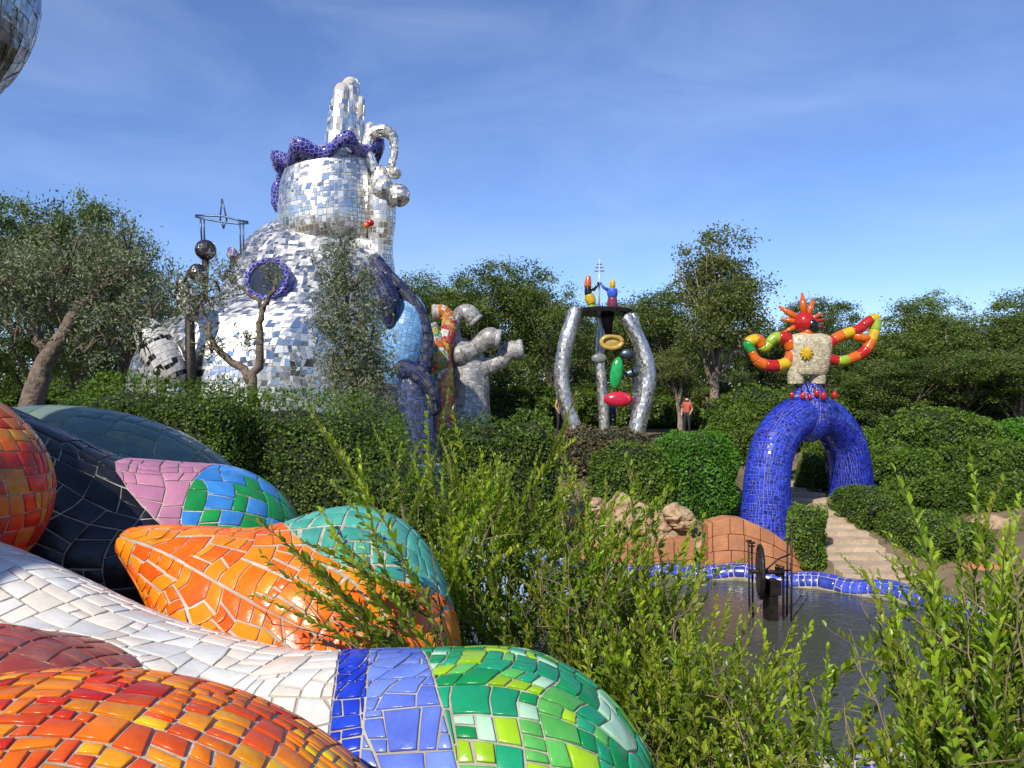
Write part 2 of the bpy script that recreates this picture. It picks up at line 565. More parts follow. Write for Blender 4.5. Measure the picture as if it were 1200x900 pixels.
def tile_object(name, S, q, grout, h, mat, parent, others, cen, rng):
    """one near tile: pillowed slab with a skirt, its own object"""
    a, b, c, d = q
    um, vm = (a[0] + b[0] + c[0] + d[0]) / 4, (a[1] + b[1] + c[1] + d[1]) / 4
    pc = S(um, vm); n = normal(S, um, vm)
    if n.dot(pc - cen) < 0: n = -n
    if max(n.dot((L - pc) / np.linalg.norm(L - pc)) for L in LOOKS) < -0.12: return None
    cs = [S(*x) for x in q]
    if any(o.inside(pc, 0.96) and all(o.inside(x, 0.98) for x in cs) for o in others): return None
    lu = max(0.5 * (np.linalg.norm(cs[0] - cs[1]) + np.linalg.norm(cs[3] - cs[2])), 1e-4)
    lv = max(0.5 * (np.linalg.norm(cs[1] - cs[2]) + np.linalg.norm(cs[0] - cs[3])), 1e-4)
    gu, gv = min(0.4, grout / lu / 2), min(0.4, grout / lv / 2)
    if lu < grout * 1.6 or lv < grout * 1.6: return None
    tb = (0.0, 0.13, 0.87, 1.0)
    lift = rng.uniform(-0.15, 0.25) * h
    V = []
    jt = [(rng.uniform(-.04, .04), rng.uniform(-.04, .04)) for _ in range(4)]
    for j, tv in enumerate(tb):
        for i, tu in enumerate(tb):
            x = gu + (1 - 2 * gu) * tu; y = gv + (1 - 2 * gv) * tv
            # corners chipped a little out of true
            if (i in (0, 3)) and (j in (0, 3)):
                jj = jt[(i // 3) + 2 * (j // 3)]
                x += -abs(jj[0]) if i else abs(jj[0]); y += -abs(jj[1]) if j else abs(jj[1])
            uu = (a[0] * (1 - x) + b[0] * x) * (1 - y) + (d[0] * (1 - x) + c[0] * x) * y
            vv = (a[1] * (1 - x) + b[1] * x) * (1 - y) + (d[1] * (1 - x) + c[1] * x) * y
            edge = i in (0, 3) or j in (0, 3)
            V.append(S(uu, vv) + n * (h * (0.85 if edge else 1.0) + lift) - pc)
    ring = [0, 1, 2, 3, 7, 11, 15, 14, 13, 12, 8, 4]
    k0 = len(V)
    for r in ring: V.append(V[r] - n * h * 1.5)
    Fc = []
    for j in range(3):
        for i in range(3):
            s = j * 4 + i
            Fc.append((s, s + 1, s + 5, s + 4))
    for k in range(12):
        r0, r1 = ring[k], ring[(k + 1) % 12]
        Fc.append((r1, r0, k0 + k, k0 + (k + 1) % 12))
    # orientation
    e1, e2 = V[5] - V[0], V[3] - V[0]
    if np.cross(V[3] - V[0], V[12] - V[0]).dot(n) < 0:
        Fc = [f[::-1] for f in Fc]
    me = mesh_py(name, V, Fc, False)
    me.polygons.foreach_set('use_smooth', [True] * 9 + [False] * 12)
    return link(name, me, mat, parent, tuple(pc))


def sdf(shape, p):
    """approximate signed distance of points p (n,3)"""
    p = np.atleast_2d(p)
    if isinstance(shape, Ellipsoid):
        q = (p - shape.c) @ shape.R
        k0 = np.linalg.norm(q / shape.r, axis=1); k1 = np.linalg.norm(q / shape.r ** 2, axis=1) + 1e-9
        return k0 * (k0 - 1) / k1
    d = np.linalg.norm(p[:, None, :] - shape.p[None], axis=2) - shape.rad[None]
    return d.min(axis=1)


def field(p, shapes, k):
    f = sdf(shapes[0], p)
    for sh in shapes[1:]:
        g_ = sdf(sh, p)
        h_ = np.maximum(k - np.abs(f - g_), 0) / k
        f = np.minimum(f, g_) - h_ * h_ * k / 4
    return f


def settle(p, n, shapes, k, it=5):
    """slide points along n onto the blended surface"""
    for _ in range(it):
        p = p - n * (field(p, shapes, k) * 0.85)[:, None]
    return p


def grad(p, shapes, k):
    e = 2e-3
    g_ = np.array([field(p + d, shapes, k)[0] - field(p - d, shapes, k)[0] for d in np.eye(3) * e])
    return g_ / (np.linalg.norm(g_) + 1e-12)


def clip_poly(poly, val):
    out = []
    for i in range(len(poly)):
        a, b = poly[i], poly[(i + 1) % len(poly)]; va, vb = val[i], val[(i + 1) % len(poly)]
        if va > 0: out.append(a)
        if (va > 0) != (vb > 0): out.append(a + (b - a) * (va / (va - vb)))
    return out


def inset2(P2, d):
    """inset a convex ccw 2D polygon by d"""
    n = len(P2); L = []
    for i in range(n):
        a, b = P2[i], P2[(i + 1) % n]; t = b - a; l = np.linalg.norm(t)
        if l < 1e-4: return None
        t = t / l; nn = np.array([-t[1], t[0]]); L.append((a + nn * d, t))
    out = []
    for i in range(n):
        (a, t), (b, u) = L[i - 1], L[i]
        den = t[0] * u[1] - t[1] * u[0]
        if abs(den) < 0.03: out.append(b); continue
        k = ((b[0] - a[0]) * u[1] - (b[1] - a[1]) * u[0]) / den
        out.append(a + t * k)
    out = np.array(out)
    for i in range(n):
        e0 = P2[(i + 1) % n] - P2[i]; e1 = out[(i + 1) % n] - out[i]
        if e0.dot(e1) <= 0: return None
    return out


def poly_tile(name, poly, nrm, grout, h, mat, parent, shapes, k, rng):
    pts = np.array(poly); c = pts.mean(axis=0); n = nrm
    e1 = cross(n, (0.31, 0.77, 0.55)); e1 /= np.linalg.norm(e1); e2 = cross(n, e1)
    P2 = np.stack([(pts - c) @ e1, (pts - c) @ e2], axis=1)
    keep = [i for i in range(len(P2)) if np.linalg.norm(P2[i] - P2[i - 1]) > 0.004]
    P2 = P2[keep]
    if len(P2) < 3: return None
    area = 0.5 * sum(P2[i - 1][0] * P2[i][1] - P2[i - 1][1] * P2[i][0] for i in range(len(P2)))
    if area < 0: P2 = P2[::-1]; area = -area
    if area < (1.6 * grout) ** 2: return None
    P2 = P2 + np.array([[rng.uniform(-1, 1), rng.uniform(-1, 1)] for _ in P2]) * 0.0018
    q_ = P2; P2 = inset2(P2, grout / 2)
    if P2 is None: P2 = q_.mean(axis=0) + (q_ - q_.mean(axis=0)) * 0.86
    bev = min(0.0040, math.sqrt(area) * 0.05)
    I2 = inset2(P2, bev)
    if I2 is None: I2 = P2.mean(axis=0) + (P2 - P2.mean(axis=0)) * 0.9
    den = lambda A: np.array([q for i in range(len(A)) for q in (A[i], (A[i] + A[(i + 1) % len(A)]) / 2)])
    O, I = den(P2), den(I2)
    m = len(O)
    flat = np.concatenate([O, I, [I2.mean(axis=0)]])
    p3 = settle(c + flat[:, :1] * e1 + flat[:, 1:] * e2, n, shapes, k)
    tx, ty = rng.gauss(0, 0.012), rng.gauss(0, 0.012)
    lift = rng.uniform(-0.2, 0.3) * h
    hh = np.concatenate([np.full(m, h * 0.62), np.full(m + 1, h)]) + lift + flat[:, 0] * tx + flat[:, 1] * ty
    top = p3 + n * hh[:, None]
    V = np.concatenate([top, p3[:m] - n * h * 1.2])
    Fc = []
    for i in range(m):
        j = (i + 1) % m
        Fc.append((i, j, m + j, m + i)); Fc.append((m + i, m + j, 2 * m)); Fc.append((j, i, 2 * m + 1 + i, 2 * m + 1 + j))
    v_ = EYEV - c; dist = np.linalg.norm(v_)
    px, py = 600 + c[0] / max(c[1], .2) * F, 470 - (c[2] - EYE) / max(c[1], .2) * F
    vis = -20 < px < 1220 and -20 < py < 930
    return (area * max(0.05, n.dot(v_) / dist) / dist ** 2 * (1 if vis else 0.01), V, Fc, mat, c)


def emit_tiles(items, root, base, limit=300):
    items.sort(key=lambda t: -t[0])
    for sc_, V, Fc, mat, c in items[:limit]:
        me = mesh_py('tile', V - c, Fc, False)
        me.polygons.foreach_set('use_smooth', [t % 3 != 2 for t in range(len(Fc))])
        link('tile', me, mat, root, tuple(c))
    rest = items[limit:]
    if rest:
        VV, FF, mi, mats = [], [], [], []
        for sc_, V, Fc, mat, c in rest:
            if mat not in mats: mats.append(mat)
            o = len(VV); VV.extend((V - np.array(base)).tolist()); FF.extend(tuple(i + o for i in f) for f in Fc); mi.extend([mats.index(mat)] * len(Fc))
        tag(link('small_tiles', mesh_py('small_tiles', VV, FF, False, mi=mi), mats, root, base), kind='stuff')


def lobe(name, shape, regions, blend, hide, label, grout=0.010, h=0.0035, coremat=None, seed=1, k=0.22):
    """a mosaic clad rounded form, filleted into the forms in blend, cut by those in hide: core + one object per tile"""
    rng = random.Random(seed)
    shapes = [shape] + blend
    me = shell_mesh('core', shape)
    co = np.array([v.co for v in me.vertices]); nr = np.array([v.normal for v in me.vertices])
    f = field(co, shapes, k)
    mv = settle(co, nr, shapes, k) - nr * 0.002
    ok = (f > -0.13) & (np.linalg.norm(mv - co, axis=1) < 0.18)
    co = np.where(ok[:, None], mv, co - nr * 0.01)
    cen = co.mean(axis=0); base = (cen[0], cen[1], co[:, 2].min())
    me.vertices.foreach_set('co', (co - np.array(base)).ravel()); me.update()
    root = empty(name, base, label, 'sculpture')
    link('core', me, coremat or M['grout'], root, base)
    items = []
    for reg, size, asp, jit, pal, wamt, sides in regions:
        S = warp(shape.S, wamt, 2.3, seed * 3.1)
        for q in cut(S, reg, size, rng, asp, jit):
            quv = [np.array(x) for x in q]
            quv = [y for i in range(4) for y in (quv[i], (quv[i] + quv[(i + 1) % 4]) / 2)]
            um, vm = sum(x[0] for x in q) / 4, sum(x[1] for x in q) / 4
            pc = S(um, vm)
            if pc[1] < 0.3 or abs(pc[0] / pc[1]) > 1.05 or (EYE - pc[2]) / pc[1] > 0.80: continue
            if isinstance(shape, Tube):
                i = int(np.argmin(np.abs(shape.s - um))); c0 = shape.P[i]
                if um > 0.9: c0 = shape.p[-1]
                if um < 0.06: c0 = shape.p[0]
            else: c0 = shape.c
            n = normal(S, um, vm)
            if n.dot(pc - c0) < 0: n = -n
            if max(n.dot((L - pc) / np.linalg.norm(L - pc)) for L in LOOKS) < -0.10: continue
            if field(pc[None], shapes, k)[0] < -0.16: continue
            poly = [S(*x) for x in quv]
            poly = list(settle(np.array(poly), n, shapes, k))
            own = sdf(shape, np.array(poly))
            for o in blend:
                if len(poly) < 3: break
                A = np.array(poly); poly = clip_poly(poly, sdf(o, A) - sdf(shape, A))
            for sd in sides:
                if len(poly) < 3: break
                poly = clip_poly(poly, sd(np.array(poly)))
            if len(poly) < 3: continue
            A = np.array(poly)
            if any((sdf(o, A) < -0.015).all() for o in hide): continue
            # drop collinear points
            pp = []
            for i in range(len(poly)):
                a, b, c = poly[i - 1], poly[i], poly[(i + 1) % len(poly)]
                x, y = b - a, c - b
                lx, ly = np.linalg.norm(x), np.linalg.norm(y)
                if lx < 1e-3: continue
                if ly > 1e-3 and x.dot(y) / lx / ly > 0.985: continue
                pp.append(b)
            if len(pp) < 3: continue
            cc = np.array(pp).mean(axis=0)
            n2 = grad(settle(cc[None], n, shapes, k), shapes, k)
            mt = pal(rng, cc) if callable(pal) else rng.choice(pal)
            t_ = poly_tile('tile', pp, n2, grout, h, mt, root, shapes, k, rng)
            if t_: items.append(t_)
    emit_tiles(items, root, base)
    return root


def clad(name, shape, size, mat, parent, loc, rng, reg=None, grout=0.02, h=0.02, tilt=2.0, n0=(8, 10), asp=1.0, jit=0.06, pick=None, keep=None):
    """far mosaic: all tiles of a surface joined in one mesh; every tile a slightly tilted flat slab"""
    Q, R, MI = [], [], []
    S = shape.S
    reg = reg or shape.dom
    for q in cut(S, reg, size, rng, asp, jit, n0):
        cs = [S(*x) for x in q]
        pc = sum(cs) / 4
        d1, d2 = cs[2] - cs[0], cs[3] - cs[1]
        n = cross(d1, d2); nn = math.sqrt(n.dot(n))
        if nn < 1e-7: continue
        n /= nn
        um, vm = sum(x[0] for x in q) / 4, sum(x[1] for x in q) / 4
        cen = shape.c if isinstance(shape, Ellipsoid) else None
        if cen is None:
            cen = 0.5 * (S(um, vm) + S(um, vm + math.pi))
        if n.dot(pc - cen) < 0:
            n = -n; cs = cs[::-1]
        if keep and not keep(pc, n): continue
        lu = math.dist(cs[0], cs[1]); lv = math.dist(cs[1], cs[2]); L = max(min(lu, lv), 1e-4)
        s = 1 - min(0.5, grout / L)
        t = np.array([rng.gauss(0, 1) for _ in range(3)]) * math.radians(tilt)
        tn = cross(t, n)
        top = []
        for c in cs:
            r = (c - pc) * s
            r = r - n * n.dot(r)
            r = r + n * tn.dot(r) + n * h
            top.append(pc + r)
        bot = [x - n * h * 2.2 for x in top]
        rr = rng.random(); mm = pick(rng, pc, um, vm) if pick else 0
        Q.append(top); R.append(rr); MI.append(mm)
        for k in range(4):
            k1 = (k + 1) % 4
            Q.append([top[k1], top[k], bot[k], bot[k1]]); R.append(rr); MI.append(mm)
    Q = np.array(Q) - np.array(loc)
    me = quad_soup(name, Q, R, MI)
    o = link(name, me, mat, parent, loc)
    return tag(o, kind='stuff')


# ------------------------------------------------------------------ near mosaic forms
def at(px, py, Y): return tuple(P(px, py, Y))


def ell(px, py, Y, rx, ry, depth, rot=(0, 0, 0)):
    s = Y / F
    return Ellipsoid(at(px, py, Y), (rx * s, depth, ry * s), rot)


def tpt(px, py, Y, r): return (*at(px, py, Y), r * Y / F)


glz = {}
def G(name, c1, c2=None, **k):
    if name not in glz: glz[name] = glaze(name, c1, c2, **k)
    return glz[name]


RO = [G('red_orange_glaze', (0.56, 0.050, 0.010), (0.66, 0.10, 0.010)), G('orange_glaze', (0.66, 0.125, 0.006), (0.68, 0.20, 0.010)),
      G('orange_yellow_glaze', (0.66, 0.17, 0.008), (0.68, 0.32, 0.012)), G('red_glaze', (0.46, 0.016, 0.010), (0.54, 0.04, 0.010)),
      G('yellow_glaze', (0.68, 0.46, 0.010), (0.68, 0.34, 0.010))]
RED = [G('dark_red_glaze', (0.30, 0.018, 0.014), (0.42, 0.05, 0.02)), G('red_glaze', (0, 0, 0)), G('rust_glaze', (0.45, 0.085, 0.012), (0.34, 0.16, 0.03)),
       G('ochre_glaze', (0.42, 0.24, 0.03), (0.36, 0.09, 0.02))]
BRICK = [G('brick_red_glaze', (0.27, 0.045, 0.035), (0.34, 0.09, 0.06)), G('dull_brick_glaze', (0.33, 0.11, 0.08), (0.22, 0.05, 0.05))]
WHITE = [G('white_glaze', (0.76, 0.74, 0.68), (0.66, 0.64, 0.59), ov=0.08), G('grey_white_glaze', (0.66, 0.66, 0.63), (0.57, 0.56, 0.53), ov=0.08),
         G('cream_glaze', (0.74, 0.67, 0.57), (0.64, 0.57, 0.49), ov=0.08)]
DBLUE = [G('royal_blue_glaze', (0.010, 0.028, 0.42), (0.018, 0.055, 0.52))]
LBLUE = [G('cornflower_glaze', (0.11, 0.17, 0.54), (0.15, 0.23, 0.60), ov=0.1), G('periwinkle_glaze', (0.075, 0.12, 0.48), (0.11, 0.17, 0.54), ov=0.1)]
GREEN = [G('emerald_glaze', (0.006, 0.20, 0.055), (0.010, 0.27, 0.08)), G('lime_glaze', (0.24, 0.44, 0.010), (0.30, 0.50, 0.014)),
         G('pale_green_glaze', (0.32, 0.54, 0.36), (0.38, 0.60, 0.41), ov=0.06), G('leaf_green_glaze', (0.075, 0.36, 0.065), (0.11, 0.43, 0.09)),
         G('sea_green_glaze', (0.010, 0.25, 0.11), (0.015, 0.30, 0.15))]
ORANGE = [G('bright_orange_glaze', (0.70, 0.125, 0.006), (0.72, 0.18, 0.008), ov=0.1), G('amber_glaze', (0.70, 0.185, 0.008), (0.72, 0.23, 0.010), ov=0.1),
          G('deep_orange_glaze', (0.66, 0.090, 0.006), (0.70, 0.13, 0.008), ov=0.1)]
TEAL = [G('turquoise_glaze', (0.055, 0.33, 0.245), (0.085, 0.40, 0.30), ov=0.1), G('aqua_glaze', (0.045, 0.27, 0.22), (0.075, 0.34, 0.26), ov=0.1)]
PINK = [G('pink_glaze', (0.50, 0.22, 0.32), (0.45, 0.19, 0.28), ov=0.08), G('rose_glaze', (0.44, 0.185, 0.29), (0.40, 0.165, 0.26), ov=0.08)]
BG_ = [G('azure_glaze', (0.035, 0.20, 0.56), (0.055, 0.26, 0.62)), G('grass_green_glaze', (0.010, 0.22, 0.045), (0.015, 0.27, 0.065))]
BLACK = [G('black_glaze', (0.008, 0.009, 0.012), (0.018, 0.018, 0.024), ov=0.3)]
GTEAL = [G('grey_teal_glaze', (0.085, 0.16, 0.16), (0.13, 0.20, 0.16)), G('olive_teal_glaze', (0.15, 0.20, 0.12), (0.10, 0.16, 0.15))]

pi = math.pi
sA = ell(40, 1150, 1.55, 480, 345, 0.62)
sB = Tube([tpt(-260, 720, 3.3, 150), tpt(-60, 785, 3.1, 150), tpt(120, 878, 2.85, 160), tpt(300, 955, 2.55, 187), tpt(440, 972, 2.38, 202), tpt(575, 972, 2.3, 205)])
sC = Tube([tpt(160, 640, 3.75, 22), tpt(205, 662, 3.72, 46), tpt(280, 706, 3.66, 84), tpt(365, 758, 3.6, 118), tpt(420, 790, 3.55, 118)])
sT = ell(412, 720, 3.80, 112, 126, 0.48)
sK = Tube([tpt(-150, 540, 4.1, 105), tpt(-40, 585, 4.2, 116), tpt(90, 650, 4.35, 122), tpt(180, 662, 4.5, 122), tpt(240, 662, 4.6, 118)])
sE = Ellipsoid(at(-170, 575, 3.5), (148 * 3.5 / F, 0.45, 225 * 3.5 / F), (0, 90, 0))
sGm = ell(60, 660, 6.0, 262, 185, 0.9)
sF = ell(-70, 895, 2.25, 235, 158, 0.42)


def u_at(t, px):
    x = 600 + t.P[:, 0] / t.P[:, 1] * F
    return float(np.interp(px, x, t.s))


def palA(rng, p):
    # yellow tiles gather in the middle of the crown, reds to the flanks
    s_ = noise.noise(Vector(p) * 3.2)
    r = rng.random() + s_ * 0.5
    return RO[4] if r > 0.98 else RO[2] if r > 0.70 else RO[1] if r > 0.42 else RO[0] if r > 0.12 else RO[3]


def side(pa, pb, Y, slope=0.0, sign=1.0):
    """signed side of an upright cut through two points of the sculpture"""
    a, b = np.array(at(*pa, Y)), np.array(at(*pb, Y))
    n = np.cross(b - a, np.array([0.10, 1.0, slope])); n /= np.linalg.norm(n)
    if n[0] < 0: n = -n
    return lambda p: sign * ((p - a) @ n)


pinkR, blackR = side((100, 520), (205, 612), 4.2, -0.1), side((100, 520), (205, 612), 4.2, -0.1, -1.0)
bgR, bgL = side((219, 537), (237, 620), 4.3), side((219, 537), (237, 620), 4.3, 0.0, -1.0)
full = lambda s: s.dom


def cutB(pa, pb, sign):
    a, b = np.array(at(*pa, 2.55)), np.array(at(*pb, 2.05))
    n = cross(b - a, (-0.18, 1.0, -0.30)); n /= np.linalg.norm(n)
    if n[0] < 0: n = -n
    return lambda p: sign * ((p - a) @ n)


B1, B2, B3 = ((400, 757), (384, 885)), ((433, 757), (421, 900)), ((491, 757), (533, 900))
lobe('mosaic_mound', sA, [(full(sA), 0.050, 1.3, 0.07, palA, 0.05, [])], [], [sB, sF],
     'glossy red, orange and yellow tiled mound in front of the white tiled neck', seed=3, grout=0.008)
lobe('mosaic_limb', sB, [((0.012, 0.92, 0, 2 * pi), 0.088, 1.25, 0.16, WHITE, 0.02, [cutB(*B1, -1)]),
                         ((0.55, 0.94, 0, 2 * pi), 0.060, 1.0, 0.06, DBLUE, 0.02, [cutB(*B1, 1), cutB(*B2, -1)]),
                         ((0.55, 0.97, 0, 2 * pi), 0.085, 1.1, 0.13, LBLUE, 0.02, [cutB(*B2, 1), cutB(*B3, -1)]),
                         ((0.60, 0.988, 0, 2 * pi), 0.070, 1.05, 0.05, GREEN, 0.02, [cutB(*B3, 1)])], [sK, sC, sF], [sA, sE],
     'long tiled limb, white then blue bands then a rounded green patchwork end', seed=5, grout=0.007)
lobe('mosaic_petal', sC, [((0.012, 0.985, 0, 2 * pi), 0.092, 1.1, 0.12, ORANGE, 0.06, [])], [sT, sB, sK], [],
     'bright orange tiled petal form tapering to a point on the black tiles', seed=7, grout=0.006, k=0.22)
lobe('mosaic_dome', sT, [((0.25, pi - 0.25, 0, 2 * pi), 0.105, 1.1, 0.10, TEAL, 0.05, [])], [sC], [sB],
     'turquoise tiled dome rising behind the orange petal, twigs over it', seed=9, grout=0.009, k=0.22)
lobe('mosaic_ridge', sK, [((0.012, 0.985, 0, 2 * pi), 0.13, 1.3, 0.13, BLACK, 0.05, [blackR]), ((0.3, 0.985, 0, 2 * pi), 0.12, 1.2, 0.1, PINK, 0.03, [pinkR, bgL]),
                          ((0.3, 0.985, 0, 2 * pi), 0.135, 1.2, 0.04, BG_, 0.03, [bgR])],
     [sC, sB, sGm], [sE], 'tiled ridge, black then pink then blue and green patchwork', seed=11, grout=0.007)
lobe('mosaic_mound', sE, [(full(sE), 0.075, 1.2, 0.08, RED, 0.05, [])], [], [sB, sK, sF],
     'dark red and rust tiled mound standing in shade beside the black tiles', seed=15, grout=0.005)
lobe('mosaic_mound', sGm, [(full(sGm), 0.17, 1.2, 0.1, GTEAL, 0.04, [])], [sK], [],
     'dull grey green tiled mound in shade behind the pink tiles', seed=17, grout=0.009)
lobe('mosaic_mound', sF, [(full(sF), 0.085, 1.2, 0.1, BRICK, 0.04, [])], [sB], [sA, sE],
     'low brick red tiled mound tucked between the white neck and the orange mound', seed=19, grout=0.006)

# mirror clad limb arching overhead; its unseen length is shaped to shade the dark mounds
rngM = random.Random(2)
sO = Tube([(-6.2, -2.4, 3.2, 1.2), (-5.3, -1.9, 5.4, 1.05), (-4.25, -0.4, 6.95, 0.80), (-4.3, 0.7, 7.15, 0.66), (-4.32, 1.6, 7.4, 0.55), (-4.1, 2.8, 7.5, 0.66), (-3.31, 4.0, 7.22, 0.84)], vstart=0.4)
r0 = empty('mirror_limb', (-6.2, -2.4, 3.2), 'weathered silver mirror clad limb arching overhead beside the tiled mounds', 'sculpture')
me = shell_mesh('core', sO, 40, 32, loc=(-6.2, -2.4, 3.2)); link('core', me, M['grout'], r0, (-6.2, -2.4, 3.2))
clad('mirror_tiles', sO, 0.075, M['mirror_old'], r0, (-6.2, -2.4, 3.2), rngM, grout=0.003, h=0.002, tilt=1.0, n0=(30, 14), asp=1.8, jit=0.2)


# ------------------------------------------------------------------ the silver tower
def at2(px, py, Y): return np.array(at(px, py, Y))


def build_tower():
    rng = random.Random(21)
    Y = 28.0; s = Y / F
    base = (P(320, 505, Y).x, Y, 3.3)
    root = empty('mirror_tower', base, 'tall silver mirror clad sculpture with a drum head, blue scalloped collar and pillars', 'sculpture')

    def sec(py, x0, x1, dep, dy=0.0):
        a = P((x0 + x1) / 2, py, Y)
        return (a.z, a.x, Y + dy, (x1 - x0) / 2 * s, dep)
    body = Loft([sec(242, 338, 436, 0.8, 0.9), sec(258, 310, 446, 1.4, 0.8), sec(282, 283, 452, 2.0, 0.6), sec(315, 271, 458, 2.6, 0.4), sec(345, 262, 465, 3.1, 0.2), sec(368, 238, 470, 3.5),
                 sec(386, 197, 474, 3.9), sec(410, 176, 474, 4.1), sec(440, 164, 474, 4.2), sec(480, 160, 474, 4.2), sec(522, 160, 474, 4.2)])
    me = shell_mesh('body', body, 50, 64, loc=base); link('body', me, M['grout_pale'], root, base)
    clad('mirror_tiles', body, 0.175, M['mirror'], root, base, rng, grout=0.014, h=0.010, tilt=2.6, n0=(14, 24), jit=0.16)
    drum = Loft([sec(183, 345, 425, 1.2), sec(190, 338, 434, 1.45), sec(212, 331, 441, 1.66), sec(240, 328, 443, 1.72), sec(265, 330, 443, 1.70), sec(284, 336, 440, 1.55), sec(298, 350, 430, 1.2)], tilt=0.13)
    me = shell_mesh('drum', drum, 30, 48, loc=base); d = link('drum', me, M['grout_pale'], root, base)
    clad('mirror_tiles', drum, 0.165, M['mirror'], root, base, rng, grout=0.022, h=0.012, tilt=1.5, jit=0.13, n0=(8, 16), reg=(0.03, 0.97, 0, 2 * pi))
    # blue scalloped collar: a wavy thick ribbon round the top of the drum
    V, Fc = [], []
    n = 120
    cz = P(386, 191, Y)
    for k in range(n):
        a = 2 * pi * k / n
        wv = math.sin(a * 7 + 0.6)
        r = 1.60 + 0.16 * wv
        x, y = r * math.cos(a), -r * math.sin(a)
        zc = cz.z + 0.16 * x + 0.17 * wv + 0.06 * math.sin(3 * a)
        for (dr, dz) in ((-0.10, -0.22), (0.10, -0.20), (0.22, 0.06), (0.20, 0.27), (0.08, 0.30), (-0.06, 0.05)):
            rr = (r + dr) / r
            V.append((cz.x + x * rr - base[0], y * rr, zc + dz - base[2]))
    for k in range(n):
        for j in range(6):
            a0 = k * 6 + j; a1 = k * 6 + (j + 1) % 6
            b0 = ((k + 1) % n) * 6 + j; b1 = ((k + 1) % n) * 6 + (j + 1) % 6
            Fc.append((a0, b0, b1, a1))
    me = mesh_py('collar', V, Fc, True)
    bm = bmesh.new(); bm.from_mesh(me); bmesh.ops.recalc_face_normals(bm, faces=bm.faces); bm.to_mesh(me); bm.free()
    mcol = mosaic_mat('blue_collar_mosaic', (0.014, 0.012, 0.16), (0.035, 0.035, 0.30), (0.26, 0.25, 0.36), 7.5)
    link('collar', me, mcol, root, base)
    # hanging blue tongue behind
    tube('collar_tongue', [P(331, 208, Y + .3), P(324, 222, Y + .3), P(323, 238, Y + .3), P(327, 247, Y + .3)], [0.22, 0.20, 0.17, 0.14], mcol, root, 10)
    tube('collar_point', [P(336, 203, Y - .2), P(326, 199, Y - .2), P(319, 194, Y - .2)], [0.22, 0.12, 0.03], mcol, root, 10)
    # pillar cluster
    for pts in ([(396, 190, 16), (397, 150, 14), (400, 115, 10.5), (401, 106, 9)], [(410, 190, 18), (408, 150, 15), (410, 112, 11.5), (411, 101, 10.5)],
                [(416, 188, 12), (418, 150, 9), (421, 125, 6.5), (422, 118, 5.5)]):
        t = Tube([tpt(x, y, Y - (0.25 if x < 405 else 0.0), r) for x, y, r in pts], caps=(False, True))
        lo = tuple(t.P[0])
        pl = link('pillar', shell_mesh('pillar', t, 24, 20, loc=lo), M['grout_pale'], root, lo)
        clad('mirror_tiles', t, 0.15, M['mirror'], pl, lo, rng, grout=0.010, h=0.008, tilt=3, n0=(6, 6), asp=2.0)
    # ring handle and beads, slim buttress below them
    loop = [(430, 178, 6), (434, 160, 7), (448, 153, 7.5), (460, 160, 6), (462, 180, 4.5), (456, 200, 4.5), (446, 207, 6), (437, 195, 6.5), (431, 180, 6)]
    t = Tube([tpt(x, y, Y - .6, r) for x, y, r in loop], caps=(True, True), n=90)
    lo = tuple(t.P[0])
    rg = link('ring_handle', shell_mesh('ring_handle', t, 60, 14, loc=lo), M['grout_pale'], root, lo)
    clad('mirror_tiles', t, 0.11, M['mirror'], rg, lo, rng, grout=0.012, h=0.008, tilt=4, n0=(20, 4))
    t = Tube([tpt(434, 172, Y - .4, 7), tpt(434, 158, Y - .4, 6), tpt(434, 149, Y - .4, 6)], caps=(False, True))
    lo = tuple(t.P[0])
    st = link('stub', shell_mesh('stub', t, 16, 14, loc=lo), M['grout_pale'], root, lo)
    clad('mirror_tiles', t, 0.11, M['mirror'], st, lo, rng, grout=0.01, h=0.008, tilt=4, n0=(4, 5))
    for (x, y, r) in ((449, 222, 13), (467, 229, 13), (463, 203, 7)):
        e = Ellipsoid(at(x, y, Y - 0.9), (r * s, r * s, r * s))
        lo = at(x, y, Y - 0.9)
        b = link('bead', shell_mesh('bead', e, 16, 24, loc=lo), M['grout_pale'], root, lo)
        clad('mirror_tiles', e, 0.10, M['mirror'], b, lo, rng, grout=0.01, h=0.008, tilt=4, n0=(4, 6))
    t = Tube([tpt(446, 205, Y - .6, 11), tpt(447, 235, Y - .6, 16), tpt(447, 262, Y - .6, 16), tpt(446, 290, Y - .5, 14), tpt(446, 320, Y - .4, 17), tpt(450, 360, Y - .4, 22)], caps=(True, False))
    lo = tuple(t.P[-1])
    b = link('buttress', shell_mesh('buttress', t, 40, 20, loc=lo), M['grout_pale'], root, lo)
    clad('mirror_tiles', t, 0.15, M['mirror'], b, lo, rng, grout=0.02, h=0.01, tilt=3, n0=(14, 6))
    # two small coloured balls lodged by the buttress
    for x, y, r, mm in ((434, 261, 4, 'red'), (430, 264, 3.5, 'orange')):
        e = Ellipsoid(at(x, y, Y - 1.75), (r * s,) * 3); lo = at(x, y, Y - 1.75)
        link('ball', shell_mesh('ball', e, 12, 16, loc=lo), M['p_' + mm], root, lo)
    # round window on the shoulder: blue ring and dark glass, facing out of the body
    uu, vv = 0.29, None
    best = None
    for i in range(80):
        for j in range(120):
            u, v = 0.1 + 0.5 * i / 80, 2 * pi * j / 120
            p = body.S(u, v)
            if p[1] > Y - 0.2: continue
            px, py = 600 + p[0] * F / p[1], 470 - (p[2] - EYE) * F / p[1]
            d = math.hypot(px - 318, py - 332)
            if best is None or d < best[0]: best = (d, u, v, p)
    p = Vector(best[3]); n_ = Vector(normal(body.S, best[1], best[2]))
    if n_.y > 0: n_ = -n_
